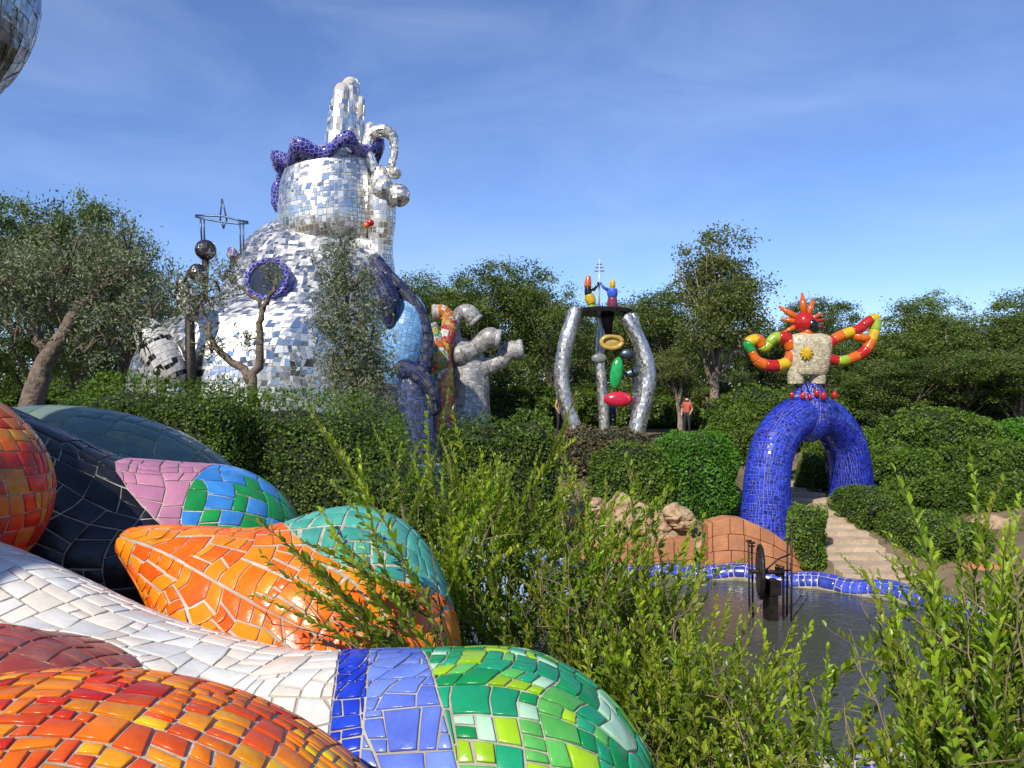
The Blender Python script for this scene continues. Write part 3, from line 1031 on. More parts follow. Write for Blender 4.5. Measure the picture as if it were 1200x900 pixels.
    n_ = (n_ + Vector((-0.1, -1.3, 0.0))).normalized(); p = p + n_ * 0.28
    R3 = n_.to_track_quat('Z', 'Y').to_matrix()
    V, Fc = [], []
    ns_, r1 = 40, 0.64
    prof = ((0.56, -0.25), (0.56, 0.10), (0.61, 0.13), (0.70, 0.11), (0.74, 0.02), (0.74, -0.9))
    for k in range(ns_):
        a = 2 * pi * k / ns_
        for r, z in prof: V.append(tuple(R3 @ Vector((r * math.cos(a), r * math.sin(a), z))))
    m_ = len(prof)
    for k in range(ns_):
        for j in range(m_ - 1):
            a0 = k * m_ + j; b0 = ((k + 1) % ns_) * m_ + j
            Fc.append((a0, a0 + 1, b0 + 1, b0))
    wr = link('round_window', mesh_py('round_window', V, Fc, False), mcol, root, p)
    V = [tuple(R3 @ Vector((0.57 * math.cos(2 * pi * k / ns_), 0.57 * math.sin(2 * pi * k / ns_), z))) for z in (0.03, 0.06) for k in range(ns_)]
    Fc = [tuple(range(ns_))[::-1], tuple(range(ns_, 2 * ns_))] + [(k, (k + 1) % ns_, ns_ + (k + 1) % ns_, ns_ + k) for k in range(ns_)]
    link('pane', mesh_py('pane', V, Fc), surf('dark_window_glass', (0.03, 0.04, 0.06), (0.015, 0.02, 0.03), 0.05, 0, 3), wr, p)


def mosaic_mat(name, c1, c2, grout, scale, rough=0.15):
    """fine crazy paving too small to pick apart"""
    m, t, p = newmat(name)
    N, L = t.nodes, t.links
    tcn = N.new('ShaderNodeTexCoord')
    v = N.new('ShaderNodeTexVoronoi'); v.inputs['Scale'].default_value = scale; v.inputs['Randomness'].default_value = 0.85
    v2 = N.new('ShaderNodeTexVoronoi'); v2.feature = 'DISTANCE_TO_EDGE'; v2.inputs['Scale'].default_value = scale; v2.inputs['Randomness'].default_value = 0.85
    L.new(tcn.outputs['Object'], v.inputs['Vector']); L.new(tcn.outputs['Object'], v2.inputs['Vector'])
    sep = N.new('ShaderNodeSeparateColor'); L.new(v.outputs['Color'], sep.inputs['Color'])
    a = N.new('ShaderNodeMix'); a.data_type = 'RGBA'; a.inputs['A'].default_value = (*c1, 1); a.inputs['B'].default_value = (*c2, 1)
    L.new(sep.outputs['Red'], a.inputs['Factor'])
    r = N.new('ShaderNodeMapRange'); r.inputs['From Min'].default_value = 0.03; r.inputs['From Max'].default_value = 0.07
    L.new(v2.outputs['Distance'], r.inputs['Value'])
    b = N.new('ShaderNodeMix'); b.data_type = 'RGBA'; b.inputs['A'].default_value = (*grout, 1)
    L.new(a.outputs['Result'], b.inputs['B']); L.new(r.outputs['Result'], b.inputs['Factor'])
    L.new(b.outputs['Result'], p.inputs['Base Color'])
    q = N.new('ShaderNodeMapRange'); q.inputs['To Min'].default_value = 0.8; q.inputs['To Max'].default_value = rough
    L.new(r.outputs['Result'], q.inputs['Value']); L.new(q.outputs['Result'], p.inputs['Roughness'])
    bp = N.new('ShaderNodeBump'); bp.inputs['Strength'].default_value = 0.35; bp.inputs['Distance'].default_value = 0.02
    L.new(r.outputs['Result'], bp.inputs['Height']); L.new(bp.outputs['Normal'], p.inputs['Normal'])
    return m


build_tower()


def clad_part(name, shape, mat, root, rng, size, base=None, n0=(8, 8), grout=0.015, h=0.012, tilt=2, core=None, pick=None, asp=1.0, nu=36, nv=24, lo=None):
    lo = tuple(shape.c) if lo is None and isinstance(shape, Ellipsoid) else tuple(shape.P[0]) if lo is None else lo
    o = link(name, shell_mesh(name, shape, nu, nv, loc=lo), core or M['grout'], root, lo)
    clad('mosaic_tiles', shape, size, mat, o, lo, rng, grout=grout, h=h, tilt=tilt, n0=n0, pick=pick, asp=asp)
    return o


def build_blue_forms():
    rng = random.Random(31)
    Y = 26.0; s = Y / F
    b = tuple(P(488, 560, Y)); b = (b[0], b[1], ground_z(b[0], b[1]))
    root = empty('blue_sculpture', b, 'deep blue tiled sculpture with a pale blue bulge at the foot of the silver tower', 'sculpture')
    e = Ellipsoid(at(474, 402, Y), (28 * s, 0.8, 58 * s), (0, 8, 0))
    clad_part('pale_blue_bulge', e, M['sky_blue'], root, rng, 0.16)
    t = Tube([tpt(440, 305, Y, 8), tpt(455, 325, Y - .3, 9), tpt(476, 345, Y - .3, 8), tpt(492, 368, Y - .3, 8), tpt(500, 395, Y - .3, 8), tpt(499, 420, Y - .3, 9), tpt(494, 445, Y - .2, 11)])
    clad_part('rope_edge', t, M['navy'], root, rng, 0.14, core=M['grout_dark'])
    t = Tube([tpt(446, 330, Y - .5, 12), tpt(455, 350, Y - .75, 13), tpt(458, 378, Y - .6, 8)])
    clad_part('hollow_rim', t, M['navy'], root, rng, 0.14, core=M['grout_dark'])
    t = Tube([tpt(483, 440, Y - .2, 16), tpt(486, 460, Y - .4, 21), tpt(491, 500, Y - .5, 21), tpt(496, 545, Y - .5, 21), tpt(496, 600, Y - .5, 24), tpt(496, 640, Y - .5, 26)], vstart=0.3)
    clad_part('column', t, M['slate_blue'], root, rng, 0.10, core=M['grout_dark'], n0=(14, 8))
    t = Tube([tpt(474, 432, Y - .6, 12), tpt(492, 440, Y - .8, 10), tpt(506, 460, Y - .8, 9), tpt(510, 480, Y - .7, 7)])
    clad_part('arm', t, M['navy'], root, rng, 0.14, core=M['grout_dark'])
    # pale blue water chute running down the bank to the pond: steps of tiled slabs
    pts = crom([(*at(500, 545, 24.5),), (*at(540, 585, 23.0),), (*at(600, 640, 21.4),), (*at(662, 692, 20.4),)], 15)
    b2 = tuple(pts[-1]); root2 = empty('water_chute', (b2[0], b2[1], 0.0), 'pale blue tiled stepped water chute running down behind the shrubs to the pond', 'chute')
    ang = math.atan2(pts[-1][1] - pts[0][1], pts[-1][0] - pts[0][0])
    for p in pts:
        V, Fc = [], []
        zb = min(ground_z(p[0], p[1]), p[2]) - 0.4
        box_vf((0, 0, (zb - p[2]) / 2), (0.62, 2.0, p[2] - zb), V, Fc, Matrix.Rotation(ang, 3, 'Z'))
        link('chute_step', mesh_py('chute_step', V, Fc), MCH, root2, tuple(p))


MCH = mosaic_mat('pale_blue_mosaic', (0.20, 0.32, 0.58), (0.30, 0.44, 0.68), (0.5, 0.5, 0.5), 5.0, 0.25)
build_blue_forms()


def build_branching():
    rng = random.Random(37)
    Y = 30.0
    b = P(548, 500, Y)
    root = empty('branching_sculpture', (b.x, b.y, ground_z(b.x, b.y)), 'pale grey mosaic trunk with three curling open ended limbs', 'sculpture')
    mp_ = M['pale_mosaic']
    def limb(name, pts, mats, root, Yo=0.0, pick=None, mouth='p_maroon'):
        t = Tube([tpt(x, y, Y + Yo, r) for x, y, r in pts], caps=(True, False), vstart=0.2)
        o = clad_part(name, t, mats, root, rng, 0.13, pick=pick, n0=(12, 6))
        # flared open rim with a dark hollow
        n_ = t.T[-1]; c = t.P[-1]; r = t.Rr[-1]
        V, Fc = [], []
        prof = ((1.0, -0.02), (1.12, 0.14), (1.02, 0.30), (0.80, 0.20), (0.66, -0.30), (0.05, -0.40))
        for k in range(18):
            a = 2 * pi * k / 18
            for q, z in prof:
                V.append(tuple(r * q * (math.cos(a) * t.N[-1] + math.sin(a) * t.B[-1]) + n_ * z * r * 2))
        m_ = len(prof)
        mi = []
        for k in range(18):
            for j in range(m_ - 1):
                a0 = k * m_ + j; b0 = ((k + 1) % 18) * m_ + j
                Fc.append((a0, b0, b0 + 1, a0 + 1)); mi.append(0 if j < 2 else 1)
        me = mesh_py('open_end', V, Fc, True, mi=mi)
        link('open_end', me, [MPALE, M[mouth]], o, tuple(c))
        return o
    t = Tube([tpt(545, 510, Y, 34), tpt(547, 475, Y, 27), tpt(549, 445, Y, 24), tpt(548, 422, Y, 20), tpt(541, 408, Y, 12)], vstart=0.1)
    clad_part('trunk', t, mp_, root, rng, 0.14, n0=(10, 8))
    limb('limb', [(537, 415, 13), (532, 395, 8.5), (533, 378, 7), (540, 367, 8), (549, 367, 10), (556, 374, 9)], mp_, root, -0.2, mouth='p_black')
    limb('limb', [(540, 414, 15), (554, 410, 10), (564, 402, 10), (573, 396, 12), (581, 397, 11)], mp_, root, -0.5, mouth='p_black')
    limb('limb', [(556, 434, 15), (574, 429, 10), (587, 423, 9), (597, 412, 11), (607, 410, 11)], mp_, root, -0.1, mouth='p_black')
    b = P(517, 490, Y - 0.9)
    root2 = empty('branching_sculpture', (b.x, b.y, ground_z(b.x, b.y)), 'yellow, orange and red mosaic twin limb beside the pale grey trunk', 'sculpture')
    mats = [M['p_yellow'], M['p_orange'], M['p_red'], M['p_white'], M['p_green']]
    pk = lambda rng, p, u, v: int(abs(noise.noise(Vector(p) * 0.9)) * 9 + rng.random() * 0.8) % 5 if p[2] < 8.0 else rng.choice((0, 1, 1, 3))
    limb('limb', [(517, 505, 19), (515, 440, 16), (515, 415, 14), (524, 392, 10), (526, 376, 8), (520, 366, 8), (512, 366, 9)], mats, root2, -0.9, pk, 'p_lips')
    limb('limb', [(515, 422, 13), (510, 404, 10), (508, 393, 9), (505, 386, 9)], mats, root2, -1.2, pk, 'p_lips')


MPALE = mosaic_mat('pale_grey_fine_mosaic', (0.46, 0.45, 0.41), (0.30, 0.29, 0.27), (0.16, 0.15, 0.14), 9.0, 0.3)
build_branching()


def build_left_pieces():
    rng = random.Random(41)
    Y = 27.0; s = Y / F
    root = empty('ball_sculpture', (P(241, 470, Y).x, Y, 3.5), 'dark glass balls on a post under a wire frame with a spike', 'sculpture')
    tube('post', [P(241, 505, Y), P(240, 340, Y), P(241, 300, Y)], 0.12, M['iron'], root)
    for x, y, r in ((241, 293, 12), (232, 320, 11)):
        e = Ellipsoid(at(x, y, Y - (0 if y < 300 else .3)), (r * s,) * 3)
        clad_part('ball', e, M['mirror_old'], root, rng, 0.12, grout=0.008, h=0.006, n0=(4, 6), core=M['iron'])
    for a, b in (((238, 282), (237, 256)), ((284, 300), (283, 258))):
        for d in (-1.6, 1.6):
            tube('rod', [P(a[0] + d, a[1], Y), P(b[0] + d * 1.3, b[1], Y)], 0.028, M['steel'], root, 6)
    for dy in (-2.2, 2.2):
        tube('rail', [P(229, 253 + dy * .4, Y), P(243, 255 + dy, Y), P(262, 257 + dy * 1.6, Y), P(278, 260 + dy, Y), P(291, 261 + dy * .4, Y)], 0.032, M['steel'], root, 6)
    for d in (-2.5, 2.5):
        tube('spike', [P(262 + d * 1.6, 259, Y), P(261 + d * .9, 246, Y), P(260, 233, Y)], 0.028, M['steel'], root, 6)
        tube('spike', [P(262 + d, 259, Y), P(262, 268, Y)], 0.028, M['steel'], root, 6)
    e = Ellipsoid(at(272, 297, Y + .2), (6 * s, 6 * s, 8 * s))
    clad_part('ball', e, M['blue_deep'], root, rng, 0.12, grout=0.01, n0=(4, 6))
    tube('post', [P(272, 505, Y), P(272, 300, Y)], 0.08, M['iron'], root)
    # striped rounded forms at the foot of the tower
    pk = lambda rng, p, u, v: 1 if (u * 2.9) % 1.0 < 0.28 else 0
    Y = 23.6; s = Y / F
    for (x, y, rx, ry, rot, lab) in ((188, 412, 48, 20, (0, 58, 0), 'white tiled hump with black stripes leaning against the silver tower'),
                                     (222, 352, 26, 13, (0, 70, 0), 'small white and black banded knob above the striped hump')):
        e = Ellipsoid(at(x, y, Y), (rx * s, 0.55, ry * s), rot)
        r2 = empty('striped_sculpture', (e.c[0], e.c[1], 3.5), lab, 'sculpture')
        clad_part('hump', e, [M['p_white'], M['p_black']], r2, rng, 0.16, pick=pk, n0=(8, 6))
        tube('stem', [(e.c[0], e.c[1] + 0.2, 3.4), tuple(e.c)], [0.2, 0.12], M['iron'], r2, 10)


build_left_pieces()


# ------------------------------------------------------------------ silver legged pavilion
def build_pavilion():
    rng = random.Random(43)
    Y = 33.0; s = Y / F
    root = empty('pavilion_sculpture', (P(708, 505, Y).x, Y, 3.6), 'open pavilion of curved silver mirror legs carrying a dark round platform', 'sculpture')
    legs = [([(674, 366, 8), (664, 400, 9), (658, 440, 9), (664, 475, 9), (674, 505, 9), (677, 530, 9)], -0.6),
            ([(735, 374, 8), (750, 402, 9), (759, 438, 10), (755, 470, 10), (747, 500, 10), (743, 528, 10)], -0.6),
            ([(706, 372, 6), (703, 420, 6), (706, 460, 6), (708, 500, 6), (708, 530, 6)], 1.2),
            ([(742, 372, 6), (750, 410, 6), (748, 450, 6), (744, 500, 6), (744, 530, 6)], 1.6)]
    for pts, dy in legs:
        t = Tube([tpt(x, y, Y + dy, r) for x, y, r in pts], vstart=0.3)
        clad_part('leg', t, M['silver'], root, rng, 0.085, n0=(22, 6), grout=0.006, h=0.005, tilt=2.0, core=M['grout'], asp=1.6)
    c = P(706, 365, Y)
    V, Fc = [], []
    for z, r in ((-0.12, 1.10), (-0.10, 1.22), (0.05, 1.24), (0.08, 1.18)):
        for k in range(40): V.append((r * math.cos(2 * pi * k / 40), r * math.sin(2 * pi * k / 40), z))
    for j in range(3):
        for k in range(40):
            Fc.append((j * 40 + k, j * 40 + (k + 1) % 40, j * 40 + 40 + (k + 1) % 40, j * 40 + 40 + k))
    Fc += [tuple(range(40))[::-1], tuple(range(120, 160))]
    link('platform', mesh_py('platform', V, Fc), M['p_black'], root, c)
    tube('stem', [P(712, 364, Y), P(712, 380, Y), P(714, 396, Y)], [0.30, 0.22, 0.12], M['iron'], root, 12)
    # plain coloured shapes hung one below another under the platform
    def oval(name, x, y, rx, ry, dep, mat, rot=(0, 0, 0), Yo=0.0):
        e = Ellipsoid(at(x, y, Y + Yo), (rx * s, dep, ry * s), rot); lo = tuple(e.c)
        return link(name, shell_mesh(name, e, 20, 28, loc=lo), M[mat], root, lo)
    def oring(x, y, rx, ry, r, mat, Yo=0.0):
        lo = P(x, y, Y + Yo); V, Fc = [], []
        path = [(rx * s * math.cos(a), 0, ry * s * math.sin(a)) for a in np.linspace(0, 2 * pi, 33)]
        tube_vf(path, r, 10, V, Fc)
        return link('oval_ring', mesh_py('oval_ring', V, Fc, True), M[mat], root, lo)
    oring(717, 401, 12, 7, 0.10, 'p_gold', -0.2); oval('oval', 717, 401, 11, 6, 0.10, 'p_gold', Yo=-0.1)
    oval('oval', 702, 420, 9, 6, 0.14, 'p_grey', Yo=-0.1); oval('oval', 735, 415, 8, 6, 0.14, 'steel', Yo=-0.1)
    oval('drop', 722.5, 437, 7.5, 19, 0.20, 'p_green', (0, 8, 0), Yo=-0.3)
    oval('oval', 742, 437, 11, 5, 0.14, 'steel', (0, -12, 0), Yo=.3)
    oval('oval', 724.5, 468, 17, 9, 0.26, 'p_lips', Yo=-0.3)
    for a, b in (((714, 396), (723, 420)), ((702, 420), (714, 408)), ((735, 415), (719, 408)), ((722, 450), (724, 462)), ((742, 437), (736, 418))):
        tube('hanger', [P(*a, Y), P(*b, Y)], 0.04, M['iron'], root, 6)
    # painted figurines on top, plain rounded shapes
    zt = c.z + 0.08
    def figurine(x, bands, lab, Yo, k=1.0):
        lo = Vector((P(x, 365, Y).x, Y + Yo, zt))
        r2 = empty('figurine', lo, lab, 'figurine')
        for (z0, z1, ra, rb, dx0, dx1, mat) in bands:
            n = 8
            path = [(dx0 + (dx1 - dx0) * i / (n - 1), 0, z0 + (z1 - z0) * i / (n - 1)) for i in range(n)]
            rad = [(ra + (rb - ra) * i / (n - 1)) * (0.8 + 0.2 * math.sin(pi * (i + .5) / n)) for i in range(n)]
            V, Fc = tube_vf(path, rad, 12)
            link('band', mesh_py('band', V, Fc, True), M[mat], r2, lo)
        return r2, lo
    r2, lo = figurine(690, [(0.0, 0.22, 0.16, 0.15, 0.1, 0.12, 'p_lime'), (0.20, 0.60, 0.20, 0.22, 0.12, 0.0, 'p_yellow'), (0.56, 0.92, 0.17, 0.14, -0.02, -0.05, 'p_black'), (0.90, 1.36, 0.17, 0.10, -0.06, -0.02, 'p_orange')],
                    'small yellow, black and orange painted figurine standing on the dark platform', -0.1)
    V, Fc = tube_vf([(-0.02, 0, 0.86), (0.2, 0, 0.80), (0.36, 0, 1.0), (0.40, 0, 1.10)], [0.08, 0.07, 0.055, 0.05], 8)
    link('arm', mesh_py('arm', V, Fc, True), M['p_black'], r2, lo)
    r2, lo = figurine(718, [(0.0, 0.50, 0.21, 0.22, 0.0, 0.0, 'p_maroon'), (0.48, 0.86, 0.20, 0.24, 0.0, 0.0, 'p_blue'), (0.84, 0.94, 0.10, 0.10, 0, 0, 'p_yellow'), (0.92, 1.20, 0.13, 0.12, 0.0, 0.0, 'p_yellow')],
                    'small blue and maroon painted figurine with a yellow top beside the thin mast', 0.1)
    V, Fc = tube_vf([(-0.15, 0, 0.80), (-0.36, 0, 0.92), (-0.50, 0, 1.12)], [0.085, 0.06, 0.045], 8)
    link('arm', mesh_py('arm', V, Fc, True), M['p_blue'], r2, lo)
    ms = P(702, 365, Y)
    mast = empty('mast', (ms.x, Y, zt), 'thin pale mast with three short crossbars above the dark platform', 'mast')
    tube('pole', [(ms.x, Y, zt), (ms.x + .02, Y, zt + 2.1)], [0.04, 0.025], M['p_white'], mast, 8)
    for q, wd in ((1.58, 0.20), (1.72, 0.16), (1.86, 0.11)):
        tube('crossbar', [(ms.x + .015 - wd, Y, zt + q), (ms.x + .015 + wd, Y, zt + q)], 0.022, M['p_maroon'], mast, 6)


build_pavilion()


# ------------------------------------------------------------------ blue arch and what stands on it
def build_arch():
    rng = random.Random(47)
    pts = [(899, 640, 25.1, 32), (898, 595, 25.2, 28), (900, 552, 25.35, 25.5), (909, 517, 25.6, 25), (928, 493, 26.0, 24), (950, 486, 26.5, 23), (972, 494, 27.0, 23), (989, 517, 27.5, 23), (996, 550, 27.8, 24), (998, 580, 28.0, 25), (999, 605, 28.0, 26)]
    t = Tube([tpt(*p) for p in pts], n=80, vstart=0.2)
    lo = tuple(t.P[40])
    base = (lo[0], lo[1], ground_z(lo[0], lo[1]))
    root = empty('blue_arch', base, 'cobalt blue tiled arch straddling the stone steps', 'arch')
    o = link('arch_core', shell_mesh('arch_core', t, 70, 32, loc=base), surf('blue_grey_grout', (0.22, 0.24, 0.42), (0.14, 0.15, 0.3), 0.9, scale=6), root, base)
    clad('arch_tiles', t, 0.105, M['blue_tile'], o, base, rng, grout=0.012, h=0.010, tilt=3.5, n0=(30, 10))
    # pedestal hump on the crown
    t2 = Tube([tpt(946, 492, 26.4, 26), tpt(948, 474, 26.4, 24), tpt(949, 468, 26.4, 20)], vstart=0.2)
    o2 = link('saddle', shell_mesh('saddle', t2, 24, 32, loc=base), M['grout'], root, base)
    clad('arch_tiles', t2, 0.105, M['blue_tile'], o2, base, rng, grout=0.012, h=0.010, tilt=3.5, n0=(4, 10))
    # statue: beige block body, red knob with orange rays, banded ring arms
    Y = 26.4; s = Y / F
    b = P(949, 452, Y)
    st = empty('ring_arm_statue', (b.x, b.y, b.z), 'beige mosaic statue with red knob, orange rays and banded ring arms on the arch', 'statue')
    def sec(py, x0, x1, dep):
        a = P((x0 + x1) / 2, py, Y); return (a.z, a.x, Y, (x1 - x0) / 2 * s, dep)
    body = Loft([sec(390, 938, 958, 0.2), sec(394, 924, 972, 0.32), (sec(402, 920, 975, 0.40)), sec(420, 922, 973, 0.42), sec(434, 924, 970, 0.40), sec(439, 926, 968, 0.34)], n=30)
    lo = (b.x, b.y, b.z)
    o = link('torso', shell_mesh('torso', body, 24, 36, loc=lo), M['grout'], st, lo)
    clad('mosaic_tiles', body, 0.075, M['beige_mosaic'], o, lo, rng, grout=0.010, h=0.006, tilt=3, n0=(8, 14))
    for x in (932.5, 958):
        t = Tube([tpt(x, 430, Y, 10), tpt(x, 443, Y, 9), tpt(x, 450, Y, 8.5)], caps=(False, False))
        o = link('leg', shell_mesh('leg', t, 8, 18, loc=tuple(t.P[0])), M['grout'], st, tuple(t.P[0]))
        clad('mosaic_tiles', t, 0.075, M['beige_mosaic'], o, tuple(t.P[0]), rng, grout=0.010, h=0.006, tilt=3, n0=(4, 8))
    # yellow boss with short points
    q = P(945, 414, Y - 0.44); V, Fc = [], []
    nS = 20
    for z, r in ((0.0, 1.0), (-0.05, 0.9), (-0.09, 0.45)):
        for k in range(nS):
            rr = 0.20 * r * (1.18 if k % 2 == 0 else 0.86)
            V.append((rr * math.cos(2 * pi * k / nS), z, rr * math.sin(2 * pi * k / nS)))
    for j in range(2):
        for k in range(nS): Fc.append((j * nS + k, j * nS + (k + 1) % nS, (j + 1) * nS + (k + 1) % nS, (j + 1) * nS + k))
    Fc.append(tuple(2 * nS + k for k in range(nS))); Fc.append(tuple(range(nS))[::-1])
    link('boss', mesh_py('boss', V, Fc), M['p_yellow'], st, q)
    # neck + knob
    tube('neck', [P(947, 394, Y), P(944, 384, Y)], [0.30, 0.22], M['p_orange'], st, 16)
    e = Ellipsoid(at(943, 378, Y - 0.05), (12 * s, 0.30, 12.5 * s)); kn = link('knob', shell_mesh('knob', e, 18, 24, loc=tuple(e.c)), M['p_red'], st, tuple(e.c))
    e = Ellipsoid(at(953, 382, Y - 0.22), (6.5 * s, 0.16, 9 * s), (0, -25, 0)); link('dark_patch', shell_mesh('dark_patch', e, 14, 18, loc=tuple(e.c)), M['p_black'], st, tuple(e.c))
    for a, L, r in ((172, 26, 3.2), (148, 34, 3.6), (95, 33, 3.8), (68, 28, 3.4), (28, 22, 2.6), (205, 30, 2.8), (8, 24, 2.2), (-15, 22, 2.0)):
        c0 = np.array([943, 378]); d = np.array([math.cos(math.radians(a)), -math.sin(math.radians(a))])
        pa, pb, pc = c0 + d * 8, c0 + d * (8 + L) * 0.55, c0 + d * (L + 2)
        tube('ray', [P(*pa, Y + .05), P(*pb, Y + .08), P(*pc, Y + .12)], [r * s * 1.3, r * s, r * s * 0.35], M['p_orange'] if a not in (8, -15) else M['p_red'], st, 8)
    def ring(pts, cols, Yo):
        t = crom([(*at(x, y, Y + Yo), r * s) for x, y, r in pts], 8 * (len(cols)) + 1)
        for i, c in enumerate(cols):
            seg = t[i * 8:i * 8 + 9]
            lo = Vector(seg[0][:3])
            V, Fc = tube_vf([tuple(Vector(q[:3]) - lo) for q in seg], [q[3] for q in seg], 12)
            link('arm_band', mesh_py('arm_band', V, Fc, True), M['p_' + c], st, lo)
    ring([(928, 408, 8), (922, 398, 8), (908, 396, 6.5), (896, 408, 5.5), (889, 398, 6.5), (878, 402, 7), (882, 414, 5), (890, 425, 6.5), (906, 429, 7), (922, 425, 7), (929, 412, 7)],
         ['orange', 'red', 'lime', 'lime', 'orange', 'yellow', 'green', 'orange', 'orange', 'red', 'yellow', 'orange'], -0.05)
    ring([(968, 406, 6.5), (979, 397, 6.5), (992, 391, 6.5), (1006, 386, 6), (1019, 376, 6), (1026, 374, 6), (1025, 388, 6), (1020, 402, 6.5), (1012, 413, 6.5), (998, 420, 6), (984, 423, 6), (969, 419, 6)],
         ['red', 'orange', 'yellow', 'red', 'red', 'yellow', 'lime', 'yellow', 'orange', 'red', 'orange', 'lime', 'red'], 0.0)
    tube('arm_bar', [P(1000, 393, Y), P(1010, 396, Y), P(1020, 398, Y)], 0.14, M['p_orange'], st, 10)
    # thin struts and red drops under the body
    for i, (x, y, r) in enumerate(((928, 463, 2.6), (941, 464, 3.0), (949, 465, 2.4), (957, 461, 2.8), (965, 464, 3.4), (978, 463, 3.2))):
        e = Ellipsoid(at(x, y, Y - 0.62), (r * s, r * s, r * 1.5 * s)); 
        dr = link('drop', shell_mesh('drop', e, 10, 14, loc=tuple(e.c)), M['p_red'], st, tuple(e.c))
        tube('strut', [P(935 + i * 4.5, 448, Y - .1), P(x - 3, 454, Y - .45), P(x, 460, Y - .6)], 0.022, M['iron'], st, 6)
    for x in (932, 940, 950, 958, 964):
        tube('strut', [P(x, 446, Y), P(x + 3, 460, Y), P(x, 476, Y)], 0.03, M['iron'], st, 6)


build_arch()


# ------------------------------------------------------------------ pond, rim, fountain, walls, steps
def pond_pt(a, r): return (PC[0] + PRX * r * math.cos(a), PC[1] + PRY * r * math.sin(a))


def build_pond():
    m, t, p = newmat('pond_water')
    p.inputs['Base Color'].default_value = (0.058, 0.064, 0.045, 1)
    p.inputs['Roughness'].default_value = 0.07
    p.inputs['IOR'].default_value = 1.33
    N, L = t.nodes, t.links
    tcn = N.new('ShaderNodeTexCoord')
    n1 = N.new('ShaderNodeTexNoise'); n1.inputs['Scale'].default_value = 5.0; n1.inputs['Detail'].default_value = 5
    L.new(tcn.outputs['Object'], n1.inputs['Vector'])
    b = N.new('ShaderNodeBump'); b.inputs['Strength'].default_value = 0.5; b.inputs['Distance'].default_value = 0.05
    L.new(n1.outputs['Fac'], b.inputs['Height']); L.new(b.outputs['Normal'], p.inputs['Normal'])
    V = [(PC[0], PC[1], 0)]; Fc = []
    n = 96
    for k in range(n):
        x, y = pond_pt(2 * pi * k / n, 1.0); V.append((x, y, 0))
    for k in range(n): Fc.append((0, 1 + k, 1 + (k + 1) % n))
    tag(link('water', mesh_py('water', V, Fc), m), 'still dark green grey water of the pond', 'water', kind='structure')
    # wavy rim of blue tiles: a core and one object per tile on the visible far arc
    root = empty('pond_rim', (*pond_pt(pi / 2, 1.0), 0.0), 'wavy blue tiled rim round the pond', 'rim')
    rng = random.Random(53)
    pts = []
    for k in range(140):
        a = 2 * pi * k / 140
        wv = 0.08 * math.sin(a * 23) + 0.05 * math.sin(a * 11 + 1)
        x, y = pond_pt(a, 1.03 + 0.008 * math.sin(a * 17))
        pts.append((x, y, 0.08 + wv * 0.7, 0.30))
    pts.append(pts[0])
    tb = Tube(pts, n=280, caps=(False, False), vstart=0.4)
    base = wloc(root)
    link('rim_core', shell_mesh('rim_core', tb, 280, 14, loc=tuple(base)), M['grout'], root, base)
    mats = [surf('rim_blue_tile', (0.022, 0.03, 0.30), (0.05, 0.09, 0.46), 0.15, 0, 5, obj_rnd=0.45)]
    allq = cut(tb.S, (0.0, 1.0, 0.4, 0.4 + 2 * pi), 0.26, rng, 1.1, 0.12, (90, 6))
    cand = []
    for q in allq:
        um, vm = sum(x[0] for x in q) / 4, sum(x[1] for x in q) / 4
        pc = tb.S(um, vm); i = int(np.argmin(np.abs(tb.s - um)))
        nrm = (pc - tb.P[i]); nrm /= np.linalg.norm(nrm)
        if nrm[2] < -0.25: continue
        far = pc[1] > 17.5 and pc[0] > 0.5 and nrm.dot((EYEV - pc) / np.linalg.norm(EYEV - pc)) > -0.1
        cand.append((0 if far else 1, -pc[0] if far else 0, q, tb.P[i]))
    cand.sort(key=lambda c: (c[0], c[1]))
    n = 0; rest = []
    class _o: pass
    for f, _, q, cc in cand:
        if f == 0 and n < 290:
            o = tile_object('tile', tb.S, q, 0.022, 0.014, mats[0], root, [], cc, rng)
            if o: n += 1
        else: rest.append(q)
    Q = []
    for q in rest:
        cs = [tb.S(*x) for x in q]; pc = sum(cs) / 4
        i = int(np.argmin(np.abs(tb.s - sum(x[0] for x in q) / 4)))
        nn = np.cross(cs[2] - cs[0], cs[3] - cs[1]); nn /= np.linalg.norm(nn) + 1e-9
        if nn.dot(pc - tb.P[i]) < 0: nn = -nn; cs = cs[::-1]
        Q.append([pc + (c - pc) * 0.86 + nn * 0.02 - np.array(base) for c in cs])
    o = link('rim_tiles', quad_soup('rim_tiles', np.array(Q), [rng.random() for _ in Q]), M['blue_deep'], root, base); tag(o, kind='stuff')


build_pond()


